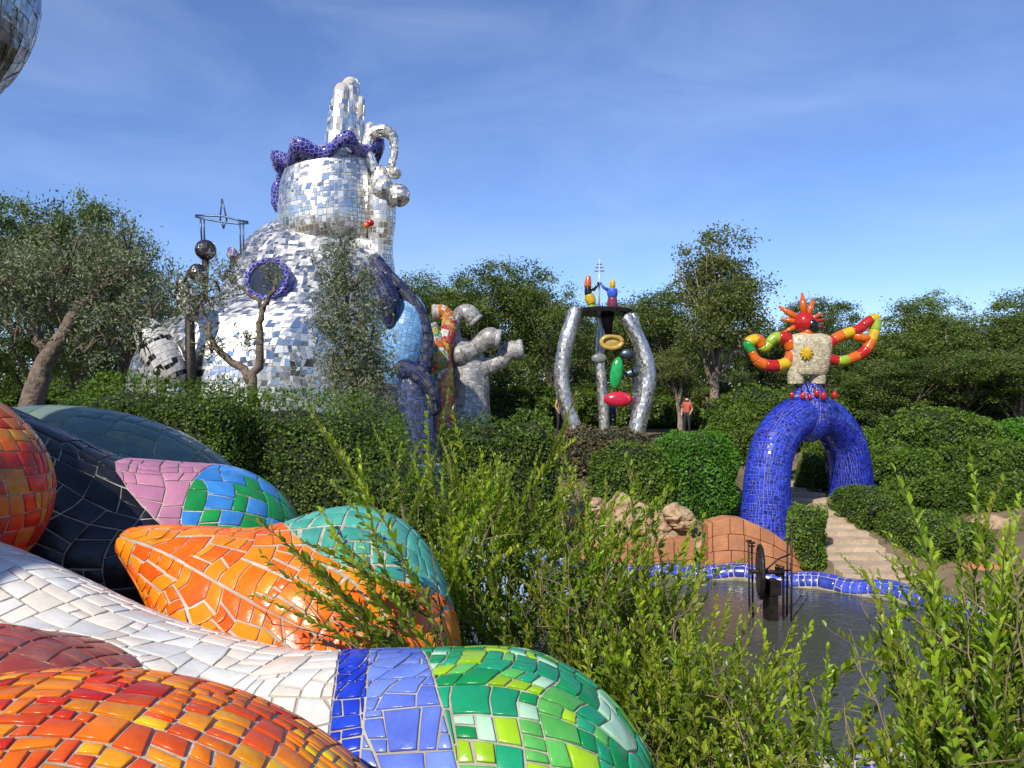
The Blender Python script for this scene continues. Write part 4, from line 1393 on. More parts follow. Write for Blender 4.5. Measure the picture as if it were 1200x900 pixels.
def build_fountain():
    Y = 18.4
    b = P(897, 725, Y)
    root = empty('iron_fountain', (b.x, b.y, -0.5), 'black iron fountain machine with a thin wheel and upright rods in the pond', 'fountain')
    rng = random.Random(5)
    # upright rods standing in the water
    for (x, y0, dy) in ((877, 634, 0.0), (881, 636, 0.25), (923, 632, 0.4), (928, 612, -0.1)):
        p0, p1 = P(x + (2 if x < 900 else -1), 726, Y + dy), P(x, y0, Y + dy)
        tube('rod', [(p0.x, p0.y, -0.5), tuple(p1)], 0.024, M['iron'], root, 8)
        tube('clamp', [p1 + Vector((-.05, 0, 0)), p1 + Vector((.07, 0, 0))], 0.03, M['iron'], root, 8)
    # thin wheel seen nearly edge on, with spokes
    c = P(891, 670, Y); r = 0.58
    ax = Vector((0.965, -0.18, 0)).normalized(); fx = Vector((-ax.y, ax.x, 0))
    path = [c + fx * r * math.cos(a) + Vector((0, 0, r * math.sin(a))) for a in np.linspace(0, 2 * pi, 41)]
    wh = tube('wheel', path, 0.05, M['iron'], root, 8)
    V, Fc = [], []
    for sgn in (-1, 1):
        for k in range(24):
            a = 2 * pi * k / 24
            V.append(tuple(fx * 0.50 * math.cos(a) + Vector((0, 0, 0.50 * math.sin(a))) + ax * 0.05 * sgn))
    Fc = [tuple(range(24))[::-1], tuple(range(24, 48))] + [(k, (k + 1) % 24, 24 + (k + 1) % 24, 24 + k) for k in range(24)]
    link('wheel_disc', mesh_py('wheel_disc', V, Fc), M['iron'], root, c)
    tube('axle', [c - ax * 0.25, c + ax * 0.5], 0.05, M['iron'], root, 10)
    # machine body: motor block, bars, crossing rods
    def bxp(name, px, py, w, d, h, rz=0.2):
        V, Fc = [], []; box_vf((0, 0, 0), (w, d, h), V, Fc, Matrix.Rotation(rz, 3, 'Z'))
        return link(name, mesh_py(name, V, Fc), M['iron'], root, P(px, py, Y))
    bxp('motor_block', 905, 688, 0.26, 0.32, 0.34); bxp('pedestal', 903, 718, 0.22, 0.3, 0.8); bxp('bracket', 913, 670, 0.10, 0.2, 0.20)
    tube('crossbar', [P(877, 672, Y), P(926, 668, Y + .2)], 0.022, M['iron'], root, 8)
    tube('crossbar', [P(877, 640, Y), P(884, 640, Y + .2)], 0.02, M['iron'], root, 8)
    tube('lever', [P(893, 672, Y - .1), P(912, 655, Y - .1), P(925, 650, Y)], 0.02, M['iron'], root, 8)
    tube('drain_pipe', [(P(918, 690, Y).x, Y, -0.5), tuple(P(918, 664, Y)), tuple(P(910, 662, Y))], 0.026, M['iron'], root, 8)


build_fountain()


def build_walls():
    rng = random.Random(59)
    # curved terracotta seat wall in courses of blocks, humped outline
    def seat(x0, x1, Ya, Yb, prof, lab, thick=0.7, courses=4, nb=7):
        a, b = P(x0, 660, Ya), P(x1, 660, Yb)
        root = empty('terracotta_seat', ((a.x + b.x) / 2, (Ya + Yb) / 2, 0.1), lab, 'wall')
        L = (b.x - a.x)
        d = Vector((b.x - a.x, Yb - Ya, 0)); ln = d.length; d.normalize(); nrm = Vector((d.y, -d.x, 0))
        def top(t): return float(np.interp(t, [q[0] for q in prof], [q[1] for q in prof]))
        for c in range(courses):
            off = rng.uniform(0, 0.5)
            ts = [0.0] + sorted(min(0.98, max(0.02, (k + off + rng.uniform(-.12, .12)) / nb)) for k in range(nb)) + [1.0]
            for t0, t1 in zip(ts, ts[1:]):
                if t1 - t0 < 0.03: continue
                V = []; g = 0.010 / ln
                for t in (t0 + g, t1 - g):
                    h = top(t)
                    z0, z1 = -0.15 + (h + .15) * c / courses, -0.15 + (h + .15) * (c + 1) / courses - 0.014
                    lean0, lean1 = 0.10 * c / courses, 0.10 * (c + 1) / courses
                    bow = 0.22 * math.sin(pi * t)
                    cc = Vector((a.x, Ya, 0)) + d * ln * t + nrm * bow
                    pr = rng.uniform(0, 0.018)
                    V += [cc + nrm * (thick / 2 - lean0 * thick + pr) + Vector((0, 0, z0)), cc + nrm * (thick / 2 - lean1 * thick + pr) + Vector((0, 0, z1)),
                          cc - nrm * thick / 2 + Vector((0, 0, z1)), cc - nrm * thick / 2 + Vector((0, 0, z0))]
                cen = sum(V, Vector()) / 8
                Fc = [(0, 1, 2, 3), (7, 6, 5, 4), (0, 4, 5, 1), (1, 5, 6, 2), (2, 6, 7, 3), (3, 7, 4, 0)]
                me = mesh_py('block', [v - cen for v in V], Fc)
                bm = bmesh.new(); bm.from_mesh(me); bmesh.ops.recalc_face_normals(bm, faces=bm.faces)
                bmesh.ops.bevel(bm, geom=list(bm.edges), offset=0.012, segments=1, affect='EDGES'); bm.to_mesh(me); bm.free()
                link('block', me, M['terracotta'], root, cen)
    seat(826, 946, 23.2, 23.3, [(0, 1.45), (0.1, 1.72), (0.35, 1.66), (0.6, 1.30), (0.8, 0.85), (1, 0.45)], 'humped terracotta block seat wall at the foot of the blue arch')
    seat(1112, 1260, 21.6, 20.6, [(0, 0.52), (0.15, 0.74), (0.6, 0.78), (1, 0.7)], 'low terracotta block seat wall under the shrubs beyond the steps', courses=2, nb=6)
    seat(640, 812, 23.6, 23.4, [(0, 0.7), (0.4, 0.8), (0.8, 1.0), (1, 1.05)], 'low terracotta block wall below the tan boulders', courses=2, nb=6)
    # boulders retaining the bank
    k = 0
    protos = []
    for i in range(5):
        bm = bmesh.new(); bmesh.ops.create_icosphere(bm, subdivisions=4, radius=0.5)
        for v in bm.verts:
            n1 = noise.noise(v.co * 2.1 + Vector((i * 9, 0, 0))); n2 = noise.noise(v.co * 5 + Vector((0, i * 9, 0)))
            n3 = noise.noise(v.co * 11 + Vector((i, i, 0))); n4 = abs(noise.noise(v.co * 3.3 + Vector((i * 5, 3, 0))))
            v.co *= 1 + 0.40 * n1 + 0.14 * n2 + 0.05 * n3 - 0.18 * max(0, 0.12 - n4) / 0.12
            v.co.z *= 0.85
        me = bpy.data.meshes.new('boulder'); bm.to_mesh(me); bm.free(); me.materials.append(M['stone'])
        protos.append(me)
    spots = [(x + rng.uniform(-6, 6), y + rng.uniform(-5, 5), 24.1 + rng.uniform(-.2, .4), rng.uniform(0.75, 1.25)) for y, xs in
             ((622, range(648, 820, 24)), (604, range(640, 812, 26)), (588, range(668, 800, 30))) for x in xs]
    spots += [(x, y, Y, sz) for x, y, Y, sz in ((1092, 622, 24.5, 1.0), (1118, 628, 24.2, 1.2), (1142, 630, 23.8, 1.3), (1168, 622, 23.6, 1.2), (1192, 628, 23.4, 1.2), (1105, 655, 22.4, 0.6), (955, 682, 22.9, 0.45), (975, 680, 22.9, 0.5), (690, 650, 23.3, .6), (664, 656, 23.2, .6),
              (868, 655, 22.85, 0.35), (812, 655, 22.9, 0.4))]
    for i, (x, y, Y, sz) in enumerate(spots):
        o = link('boulder', protos[i % 5], None, None, P(x, y, Y))
        gz = ground_z(o.location.x, o.location.y)
        sz *= 0.85
        if o.location.z > gz + 0.25 * sz: o.location.z = max(gz + 0.25 * sz, o.location.z - 0.25)
        o.scale = (sz * rng.uniform(.9, 1.2), sz * rng.uniform(.9, 1.1), sz * rng.uniform(.8, 1.1))
        o.rotation_euler = (rng.uniform(-.3, .3), rng.uniform(-.3, .3), rng.uniform(0, 6.28))
        right = x > 1000
        tag(o, 'rough tan boulder in the bank under the shrubs beyond the steps' if right else 'small tan stone set beside the blue pond rim' if sz < 0.55 else 'rough tan boulder holding the bank below the clipped bush', 'rock',
            'boulders beyond the steps' if right else 'stones by the pond rim' if sz < 0.55 else 'boulders holding the bank')
    # steps
    root = empty('stone_steps', (9.8, 21.4, 0.1), 'flight of wide sandy stone steps climbing under the blue arch', 'steps')
    n = 15
    for i in range(n):
        t = i / (n - 1)
        y = 21.3 + 8.6 * t; x = 9.95 + 0.55 * t - 0.15 * math.sin(pi * t)
        z = 0.24 + 1.75 * t
        wd = 2.1 - 0.75 * t
        V, Fc = [], []
        box_vf((0, 0, -0.45), (wd + rng.uniform(-.1, .1), 0.72, 0.9), V, Fc, Matrix.Rotation(rng.uniform(-.04, .04) - 0.05, 3, 'Z'))
        me = mesh_py('step', V, Fc)
        bm = bmesh.new(); bm.from_mesh(me); bmesh.ops.subdivide_edges(bm, edges=list(bm.edges), cuts=2)
        for v in bm.verts: v.co += Vector((noise.noise(v.co * 3 + Vector((i, 0, 0))), noise.noise(v.co * 3 + Vector((0, i, 0))), 0.3 * noise.noise(v.co * 3 + Vector((0, 0, i))))) * 0.06
        bm.to_mesh(me); bm.free()
        link('step', me, M['step'], root, (x, y, z))
    # paved apron round the far side of the pond
    V, Fc = [], []
    nn = 80
    for k in range(nn + 1):
        a = -0.5 + 2.6 * k / nn
        for r in (1.03, 1.07, 1.17):
            x, y = pond_pt(a, r); V.append((x, y, max(ground_z(x, y), 0.1) + (0.02 if r < 1.1 else 0.01)))
    for k in range(nn):
        for j in range(2):
            Fc.append((k * 3 + j, k * 3 + j + 1, k * 3 + j + 4, k * 3 + j + 3))
    m = surf('apron_stone', (0.40, 0.28, 0.17), (0.26, 0.18, 0.11), 0.9, 0, 2, bump=0.4)
    tag(link('path', mesh_py('path', V, Fc), m), 'sandy paved path round the pond', 'path', kind='structure')


build_walls()


# ------------------------------------------------------------------ plants
nprng = np.random.default_rng(7)


def leaves(Pts, size, rng, asp=0.5, up=0.5, var=0.35, outward=None):
    n = len(Pts)
    N_ = rng.normal(size=(n, 3)); N_[:, 2] += up
    if outward is not None: N_ += outward
    N_ /= np.linalg.norm(N_, axis=1)[:, None]
    T = rng.normal(size=(n, 3)); T -= N_ * np.sum(T * N_, axis=1)[:, None]; T /= np.linalg.norm(T, axis=1)[:, None]
    B = np.cross(N_, T)
    L = size * (1 + var * rng.uniform(-1, 1, n))[:, None]
    W = L * asp
    return np.stack([Pts - T * L / 2, Pts + B * W / 2 + T * L * .05, Pts + T * L / 2, Pts - B * W / 2 + T * L * .05], axis=1)


def tree_meshes(seed, H, W, trunk_h, leaf, nclump, per, clr, crown_lo, trunk_r=0.22, lean=0.0, fill=0.6, sparse=1.0, droop=False):
    """returns trunk mesh and crown mesh for a tree of height H, crown radius W, base at the origin"""
    rng = np.random.default_rng(seed)
    # crown lobes
    lobes = []
    nl = max(5, int(6 * sparse) + rng.integers(0, 4))
    for i in range(nl):
        a = 2 * pi * i / nl + rng.uniform(-.5, .5)
        z = crown_lo + (H - crown_lo) * rng.uniform(0.18, 0.80)
        k = 1.0 - 0.55 * max(0, (z - (crown_lo + H) / 2) / (H - crown_lo) * 2)
        r = W * rng.uniform(0.30, 0.68) * k
        lobes.append((np.array([r * math.cos(a) + lean * z, r * math.sin(a), z]), W * rng.uniform(0.36, 0.52)))
    lobes.append((np.array([lean * H, 0, H - W * 0.45]), W * 0.45))
    lobes.append((np.array([lean * H * .6, 0, (H + crown_lo) / 2]), W * 0.6))
    cl = []
    while len(cl) < nclump:
        c, r = lobes[rng.integers(len(lobes))]
        d = rng.normal(size=3); d /= np.linalg.norm(d)
        rr = r * (rng.uniform(fill, 1.0)) ** 0.7
        p = c + d * rr * np.array([1, 1, 0.85])
        if p[2] < crown_lo * 0.85 or p[2] > H: continue
        cl.append(p)
    cl = np.array(cl)
    pts = np.repeat(cl, per, axis=0)
    sp = rng.normal(size=pts.shape) * np.repeat(rng.uniform(0.6, 1.35, nclump), per)[:, None] * clr * np.array([1, 1, 0.7])
    if droop: sp[:, 2] *= 1.8
    pts = pts + sp
    Q = leaves(pts, leaf, rng, 0.55, up=0.7)
    tone = np.repeat(rng.uniform(0.0, 0.70, nclump), per) + rng.uniform(0, 0.30, len(pts))
    crown = quad_soup('crown', Q, tone)
    # trunk and limbs
    V, Fc = [], []
    top = np.array([lean * H * 0.75, 0, H * 0.78])
    tp = crom([(0, 0, -0.3), (0.10 * lean + rng.uniform(-.1, .1), rng.uniform(-.1, .1), trunk_h * 0.5), (lean * trunk_h + rng.uniform(-.15, .15), rng.uniform(-.15, .15), trunk_h), tuple(top)], 18)
    tr = np.interp(np.linspace(0, 1, 18), [0, 0.06, 0.5, 1], [trunk_r * 1.35, trunk_r, trunk_r * 0.7, trunk_r * 0.15])
    tube_vf(tp, tr, 9, V, Fc)
    for c, r in lobes:
        i = int(rng.integers(6, 14)); a = tp[i]
        mid = (a + c) / 2 + rng.normal(size=3) * 0.25 - np.array([0, 0, 0.15 * r])
        tube_vf(crom([tuple(a), tuple(mid), tuple(c)], 8), np.linspace(tr[i] * 0.6, 0.03, 8), 6, V, Fc)
        for _ in range(4):
            d = rng.normal(size=3); d[2] = abs(d[2]) * .6; d /= np.linalg.norm(d)
            e = c + d * r * 0.85
            tube_vf(crom([tuple(mid), tuple((mid + e) / 2 + rng.normal(size=3) * .15), tuple(e)], 6), np.linspace(0.045, 0.012, 6), 5, V, Fc)
    trunk = mesh_py('trunk', V, Fc, True)
    return trunk, crown


OAK = []
for sd in range(5):
    t_, c_ = tree_meshes(100 + sd, 9.0, 3.3, 2.2, 0.125, 190, 120, 0.27, 1.6 if sd != 3 else 0.9, 0.24, lean=0.03 * (sd - 2))
    t_.materials.append(M['bark']); c_.materials.append(M['leaf_oak']); OAK.append((t_, c_))
t_, c_ = tree_meshes(131, 9.6, 2.55, 3.6, 0.135, 290, 85, 0.27, 3.2, 0.26, lean=0.04, sparse=2.0)
t_.materials.append(M['bark_pale']); c_.materials.append(M['leaf_tall']); TALL = (t_, c_)


def put_tree(proto, x, y, sx, sz, rz, label, group=None, name='oak_tree', zoff=0.0):
    r = empty(name, (x, y, ground_z(x, y) + zoff), label, 'tree', group)
    for nm, me in zip(('trunk', 'crown'), proto):
        o = bpy.data.objects.new(nm, me); C.objects.link(o); o.parent = r
    r.rotation_euler = (0, 0, rz); r.scale = (sx, sx, sz)
    return r


rt = random.Random(71)
def wood(lst, label, group, H=9.0):
    for i, (px, py, Y, k, *own) in enumerate(lst):
        x = (px - 600) / F * Y
        z = ground_z(x, Y); h = EYE + (470 - py) / F * Y - z
        put_tree(OAK[(i * 2 + int(px)) % 5], x, Y, k * rt.uniform(.9, 1.1), h / H, rt.uniform(0, 6.28), own[0] if own else label, group)


wood([(480, 318, 40, 1.15, 'dense dark oak directly behind the blue sculpture at the tower'), (528, 322, 43, 1.0, 'dense dark oak behind the yellow and red mosaic limb'), (566, 316, 39, 1.0, 'dense dark oak behind the three pale curling limbs'),
      (606, 300, 42, 1.15, 'broadest and tallest dark oak between the pale limbs and the pavilion'), (648, 322, 40, 0.95, 'dark oak just behind the pavilion leg nearest the pale limbs'), (690, 352, 45, 1.0, 'dark oak seen behind the yellow figurine on the pavilion'),
      (745, 345, 43, 0.95, 'dark oak seen behind the blue figurine on the pavilion'), (782, 332, 41, 1.0, 'dark oak between the pavilion and the tall open crowned tree')],
     '', 'oaks behind the pavilion and tower')
wood([(905, 372, 44, 0.95, 'oak behind the left ring arm of the statue'), (955, 342, 41, 0.95, 'oak behind the orange rays of the statue'), (1000, 392, 39, 1.0, 'oak behind the outstretched right ring arm of the statue'), (1040, 384, 41, 1.1), (1075, 380, 38, 1.0),
      (1096, 338, 41, 1.0, 'tall airy topped oak rising above the others beyond the arch'), (1148, 366, 38, 1.05), (1186, 338, 39, 1.05), (1235, 352, 39, 1.0),
      (1128, 408, 33.5, 0.95, 'short oak in front of the wood above the large rounded bush'), (1195, 405, 32.5, 0.95, 'short oak in front of the wood above the tall fresh green bush'), (1050, 415, 34, 0.9, 'short oak in front of the wood beside the far leg of the arch'), (1270, 400, 34, 1.0)],
     'bushy green oak in the wood well beyond the blue arch', 'oaks beyond the blue arch')
wood([(-40, 225, 25, 0.85), (40, 225, 27, 0.8), (92, 218, 29, 0.8), (150, 262, 30, 0.75), (205, 330, 38, 0.8, 'oak behind the dark balls on a post'), (-120, 240, 24, 0.9)],
     'tall dark oak behind the broad olive with the leaning trunk', 'oaks behind the olive')
wood([(px, 372 + (i * 37) % 26, 54 + (i % 3) * 2, 1.6) for i, px in enumerate(range(60, 1340, 62))], 'distant oak filling the far edge of the wood', 'oaks at the far edge of the wood')
def tall(px, py, Y, k, rz, lab, zoff=0.0):
    x = (px - 600) / F * Y; h = EYE + (470 - py) / F * Y - ground_z(x, Y)
    put_tree(TALL, x, Y, k, h / 9.6, rz, lab, name='tall_tree')
tall(836, 262, 37, 1.05, 0.2, 'tall open crowned tree with a pale leaning trunk between pavilion and blue arch')
tall(797, 405, 36.5, 0.55, 2.5, 'slender young tree with a thin pale trunk beside the pavilion')
# trees behind the photographer (the mirrors reflect them)
for i, (x, y, k) in enumerate(((-14, -22, 1.2), (-3, -26, 1.1), (9, -24, 1.2), (20, -18, 1.2), (-24, -14, 1.2), (26, -4, 1.1), (30, 10, 1.1))):
    put_tree(OAK[i % 5], x, y, k, 1.0, i * 1.3, 'oak standing behind the viewpoint across the garden', 'oaks across the garden')


# olives built one by one
def olive(base, stems, blobs, label, seed, nper=330, leaf=0.11, tr=0.12):
    rng = np.random.default_rng(seed)
    base = Vector(base)
    root = empty('olive_tree', base, label, 'tree')
    V, Fc = [], []
    for pts, r0, r1 in stems:
        pp = crom([tuple(Vector(p) - base) for p in pts], 14)
        pp[1:-1] += rng.normal(size=(12, 3)) * 0.03
        tube_vf(pp, np.linspace(r0, r1, 14), 9, V, Fc)
    for c, r, k in blobs:
        c = np.array(Vector(c) - base)
        for _ in range(5):
            d = rng.normal(size=3); d /= np.linalg.norm(d)
            tube_vf(crom([tuple(c - np.array([0, 0, r * .5])), tuple(c + d * r * .4), tuple(c + d * r * .9)], 6), np.linspace(0.03, 0.008, 6), 5, V, Fc)
    link('trunk', mesh_py('trunk', V, Fc, True), M['bark'], root, base)
    Q, tone = [], []
    for c, r, k in blobs:
        c = np.array(Vector(c) - base)
        ncl = max(4, int(26 * k * r * r * 1.6))
        for _ in range(ncl):
            d = rng.normal(size=3); d /= np.linalg.norm(d)
            cc = c + d * r * rng.uniform(0.25, 1.0) ** 0.6
            n = int(nper * 0.22)
            # sprays: leaves along a short arching twig
            t = rng.normal(size=3); t[2] = abs(t[2]) + 0.3; t /= np.linalg.norm(t)
            u = rng.uniform(-1, 1, n)[:, None]
            pts = cc + t * u * 0.34 + rng.normal(size=(n, 3)) * 0.10
            Q.append(leaves(pts, leaf, rng, 0.30, up=0.3)); tone.append(rng.uniform(0, .5) + rng.uniform(0, .5, n))
    link('crown', quad_soup('crown', np.concatenate(Q), np.concatenate(tone)), M['leaf_olive'], root, base)


Yo = 20.0
g = P(412, 480, Yo)
olive((g.x, Yo, ground_z(g.x, Yo)), [((P(418, 560, Yo), P(414, 450, Yo), P(408, 380, Yo), P(402, 300, Yo)), 0.13, 0.03), ((P(414, 455, Yo), P(432, 410, Yo + .2), P(438, 360, Yo + .3)), 0.08, 0.02)],
      [(P(402, 292, Yo), 0.48, 1), (P(390, 320, Yo), 0.52, 1), (P(415, 325, Yo), 0.6, 1), (P(398, 360, Yo), 0.75, 1), (P(425, 368, Yo), 0.65, 1), (P(405, 400, Yo), 0.85, 1), (P(436, 410, Yo), 0.7, 1), (P(420, 440, Yo), 0.85, 1), (P(445, 450, Yo), 0.55, 1), (P(392, 430, Yo), 0.55, .8), (P(432, 480, Yo), .7, 1), (P(430, 515, Yo), .7, 1)],
      'silvery olive tree growing close against the front of the silver tower', 201)
Yo = 19.5
g = P(295, 480, Yo)
olive((g.x, Yo, ground_z(g.x, Yo)), [((P(294, 500, Yo), P(295, 448, Yo), P(302, 425, Yo), P(306, 385, Yo), P(309, 360, Yo)), 0.13, 0.07), ((P(309, 362, Yo), P(300, 350, Yo), P(288, 342, Yo), P(278, 335, Yo)), 0.06, 0.03),
      ((P(309, 362, Yo), P(317, 348, Yo), P(323, 332, Yo), P(324, 318, Yo)), 0.06, 0.025), ((P(294, 448, Yo), P(283, 432, Yo + .1), P(262, 415, Yo + .1), P(245, 395, Yo + .1), P(238, 378, Yo + .1)), 0.12, 0.05), ((P(247, 396, Yo), P(240, 370, Yo), P(228, 350, Yo)), 0.05, 0.02)],
      [(P(318, 322, Yo), 0.32, .5), (P(232, 345, Yo), 0.62, .9), (P(205, 338, Yo), 0.5, .9), (P(258, 330, Yo), 0.45, .8), (P(248, 405, Yo), 0.35, .6), (P(262, 318, Yo), 0.4, .7), (P(215, 322, Yo), .4, .7), (P(290, 395, Yo), .2, .3)],
      'thin forked olive tree with bare branches in front of the silver tower', 203, nper=240)
Yo = 15.0
g = P(40, 470, Yo)
olive((g.x, Yo, ground_z(g.x, Yo)), [((P(28, 520, Yo), P(40, 455, Yo), P(58, 420, Yo), P(80, 385, Yo), P(95, 350, Yo)), 0.24, 0.09), ((P(60, 418, Yo), P(40, 385, Yo), P(20, 340, Yo)), 0.12, 0.04), ((P(88, 365, Yo), P(125, 335, Yo), P(150, 320, Yo)), 0.09, 0.03)],
      [(P(150, 285, Yo), 0.55, 1), (P(120, 310, Yo), 0.7, 1), (P(165, 325, Yo), 0.62, 1), (P(140, 355, Yo), 0.62, 1), (P(80, 300, Yo), 0.7, 1), (P(40, 320, Yo), 0.75, 1), (P(5, 330, Yo), 0.8, 1), (P(60, 350, Yo), 0.7, 1), (P(178, 360, Yo), 0.4, .9), (P(20, 375, Yo), 0.6, .8), (P(130, 390, Yo), .5, .8), (P(165, 395, Yo), .4, .7), (P(100, 400, Yo), .45, .7)],
      'broad silvery olive tree with a leaning trunk behind the dark red mound', 205, nper=330, leaf=0.095)


# hedges and bushes
def bush(name, c, r, label, mat, n=9000, leaf=0.075, seed=1, cat='hedge', group=None, boxy=3.0, rz=0.0, lump=0.16, core=0.88):
    """rounded box of leaves: c = centre, r = half sizes; boxy = superellipsoid power"""
    rng = np.random.default_rng(seed)
    ar = np.array([r[1] * r[2], r[0] * r[2], r[0] * r[1]]) * np.array([1, 1.25, 0.8]); ax_ = rng.choice(3, size=n, p=ar / ar.sum())
    d = rng.uniform(-1, 1, (n, 3)); d[np.arange(n), ax_] = rng.choice([-1.0, 1.0], n); d /= np.linalg.norm(d, axis=1)[:, None]
    def shape(d):
        k = (np.abs(d) ** boxy).sum(axis=1) ** (-1 / boxy)
        return d * k[:, None] * np.array(r)
    # weight towards even density
    p = shape(d)
    lum = np.array([noise.noise(Vector((a * 1.3 + seed, b * 1.3, e * 1.3))) + 0.5 * noise.noise(Vector((a * 3.1, b * 3.1 + seed, e * 3.1))) for a, b, e in p])
    s = 1 + lump * lum / max(0.6, min(r)) + (-np.abs(rng.normal(size=n)) * 0.10 + 0.03) / max(0.5, min(r))
    p = p * s[:, None]
    out = d * np.array([1 / x for x in r]); out /= np.linalg.norm(out, axis=1)[:, None]
    Q = leaves(p, leaf * 1.25, rng, 0.6, up=0.4, outward=out * 0.6)
    tone = np.clip(0.45 + 0.5 * lum + rng.uniform(-.4, .4, n), 0, 1)
    ca, sa = math.cos(rz), math.sin(rz)
    R_ = np.array([[ca, -sa, 0], [sa, ca, 0], [0, 0, 1]])
    Q = Q @ R_.T
    base = (c[0], c[1], c[2] - r[2])
    root = empty(name, base, label, cat, group)
    Q[:, :, 2] += r[2]
    link('foliage', quad_soup('foliage', Q, tone), mat, root, base)
    # solid dark core: the bush's inner shade is put into its colour
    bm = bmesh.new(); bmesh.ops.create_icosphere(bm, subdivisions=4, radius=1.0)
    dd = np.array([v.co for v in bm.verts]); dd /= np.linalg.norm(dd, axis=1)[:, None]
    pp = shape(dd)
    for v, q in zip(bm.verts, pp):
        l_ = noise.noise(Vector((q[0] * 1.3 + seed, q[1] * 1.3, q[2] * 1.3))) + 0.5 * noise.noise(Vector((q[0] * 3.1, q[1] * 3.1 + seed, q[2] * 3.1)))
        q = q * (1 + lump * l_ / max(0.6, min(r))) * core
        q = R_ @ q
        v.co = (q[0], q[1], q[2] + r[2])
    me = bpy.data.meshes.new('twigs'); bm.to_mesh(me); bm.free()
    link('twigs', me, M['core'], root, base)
    return root


LH, LB = M['leaf_hedge'], M['leaf_bright']
def bx(px0, px1, pt, Y, depth):
    a, b = P(px0, pt, Y), P(px1, pt, Y)
    zt = a.z; x = (a.x + b.x) / 2; z0 = min(ground_z(a.x, Y), ground_z(b.x, Y), ground_z(x, Y - depth / 2)) - 0.2
    return (x, Y + depth / 2, (zt + z0) / 2), ((b.x - a.x) / 2, depth / 2, (zt - z0) / 2)

c, r = bx(48, 275, 446, 12.5, 1.6); bush('hedge', c, r, 'long dark clipped hedge behind the pink tiled mound', LH, 56000, 0.044, 301, boxy=7, rz=-0.03, lump=0.07)
c, r = bx(235, 470, 462, 13.2, 1.8); bush('hedge', c, r, 'clipped hedge in front of the forked olive and silver tower', LH, 56000, 0.044, 302, boxy=6, lump=0.07)
c, r = bx(395, 505, 520, 11.5, 1.6); bush('shrub', c, r, 'loose green shrub at the foot of the blue column', LH, 24000, 0.055, 303, 'bush', boxy=2.5, core=0.78)
c, r = bx(512, 660, 482, 21.5, 2.0); bush('shrub', c, r, 'broad dark bush below the pale branching trunk', LH, 20000, 0.08, 304, 'bush', boxy=3)
c, r = bx(640, 780, 503, 26.5, 2.2); bush('shrub', c, r, 'rough dry tinged bush under the silver pavilion', M['leaf_dry'], 16000, 0.085, 305, 'bush', boxy=3)
c, r = bx(690, 790, 520, 25.6, 1.6); bush('shrub', c, r, 'mid green bush above the tan boulders', LH, 14000, 0.08, 306, 'bush', boxy=3)
c, r = bx(768, 872, 508, 26.0, 2.2); bush('shrub', c, r, 'bright green clipped bush left of the blue arch above the boulders', LB, 20000, 0.08, 307, 'bush', boxy=3.2)
bush('hedge', (8.62, 23.6, 0.95), (0.52, 1.0, 0.95), 'small rounded hedge between the arch foot and the steps', LH, 12000, 0.06, 308, boxy=3, rz=-0.25)
bush('hedge', (12.1, 23.4, 0.85), (0.85, 2.2, 0.95), 'clipped hedge along the lower right of the stone steps', LH, 16000, 0.06, 309, boxy=3, rz=0.12)
bush('hedge', (11.35, 26.0, 1.5), (0.7, 1.3, 0.75), 'low hedge beside the far foot of the blue arch', LH, 9000, 0.06, 310, boxy=3, rz=0.1)
bush('shrub', (10.9, 29.3, 2.2), (0.6, 0.6, 0.9), 'small green bush seen through the blue arch', LH, 6000, 0.06, 311, 'bush', boxy=2)
for i, (px, pt, Y, w_, d, mt, lab) in enumerate(((1075, 525, 27.5, 90, 2.4, LH, 'rounded green bush above the hedge along the steps'), (1125, 480, 29.5, 130, 3, LH, 'large rounded bush above the boulders beyond the steps'), (1190, 520, 26.5, 120, 2.6, LH, 'wide low bush spilling over the low terracotta wall'),
                                  (1175, 492, 30, 130, 3, LB, 'tall fresh green bush below the oaks'), (1045, 500, 31.5, 70, 2, LH, 'dark bush just beyond the far foot of the arch'), (985, 520, 32, 60, 1.6, LH, 'dark bush behind the far leg of the arch'),
                                  (1140, 562, 24.8, 110, 1.6, LH, 'low spreading bush hanging over the tan boulders'), (1085, 565, 25.6, 70, 1.6, LH, 'bushy shrub between the steps hedge and the boulders'),
                                  (1205, 560, 24.2, 70, 1.6, LH, 'bush at the far end of the low terracotta wall'), (868, 478, 31, 60, 2.0, LH, 'dark bush in the gap between the clipped bush and the arch'), (1040, 545, 28.5, 60, 1.6, LH, 'low bush just beside the far foot of the arch'),
                                  (905, 455, 33, 70, 2, LH, 'leafy dark bush seen behind the near leg of the arch'), (1110, 520, 31.0, 120, 2, LH, 'broad bush behind the big rounded bush'))):
    c, r = bx(px - w_ / 2, px + w_ / 2, pt, Y, d); bush('shrub', c, r, lab, mt, 15000, 0.085, 320 + i, 'bush', boxy=2.4, lump=0.3)
# shade hedging far behind under the trees
for i, (px, Y) in enumerate(((540, 37), (600, 36.5), (660, 38), (700, 40), (760, 39), (800, 40), (880, 35), (925, 33.5), (965, 34), (1010, 34.5), (1060, 35), (1110, 36), (1160, 35), (1210, 35), (60, 33), (140, 33), (220, 35), (-10, 31), (20, 36), (840, 43), (870, 42), (780, 46), (720, 47), (640, 46), (560, 47), (910, 46), (490, 42))):
    c, r = bx(px - 52, px + 52, 458 if px > 850 else 450, Y, 2); bush('shrub', c, r, 'dark understorey bush in the shade of the wood', LH, 6000, 0.12, 340 + i, 'bush', 'understorey bushes in the wood', boxy=2.2, lump=0.4)


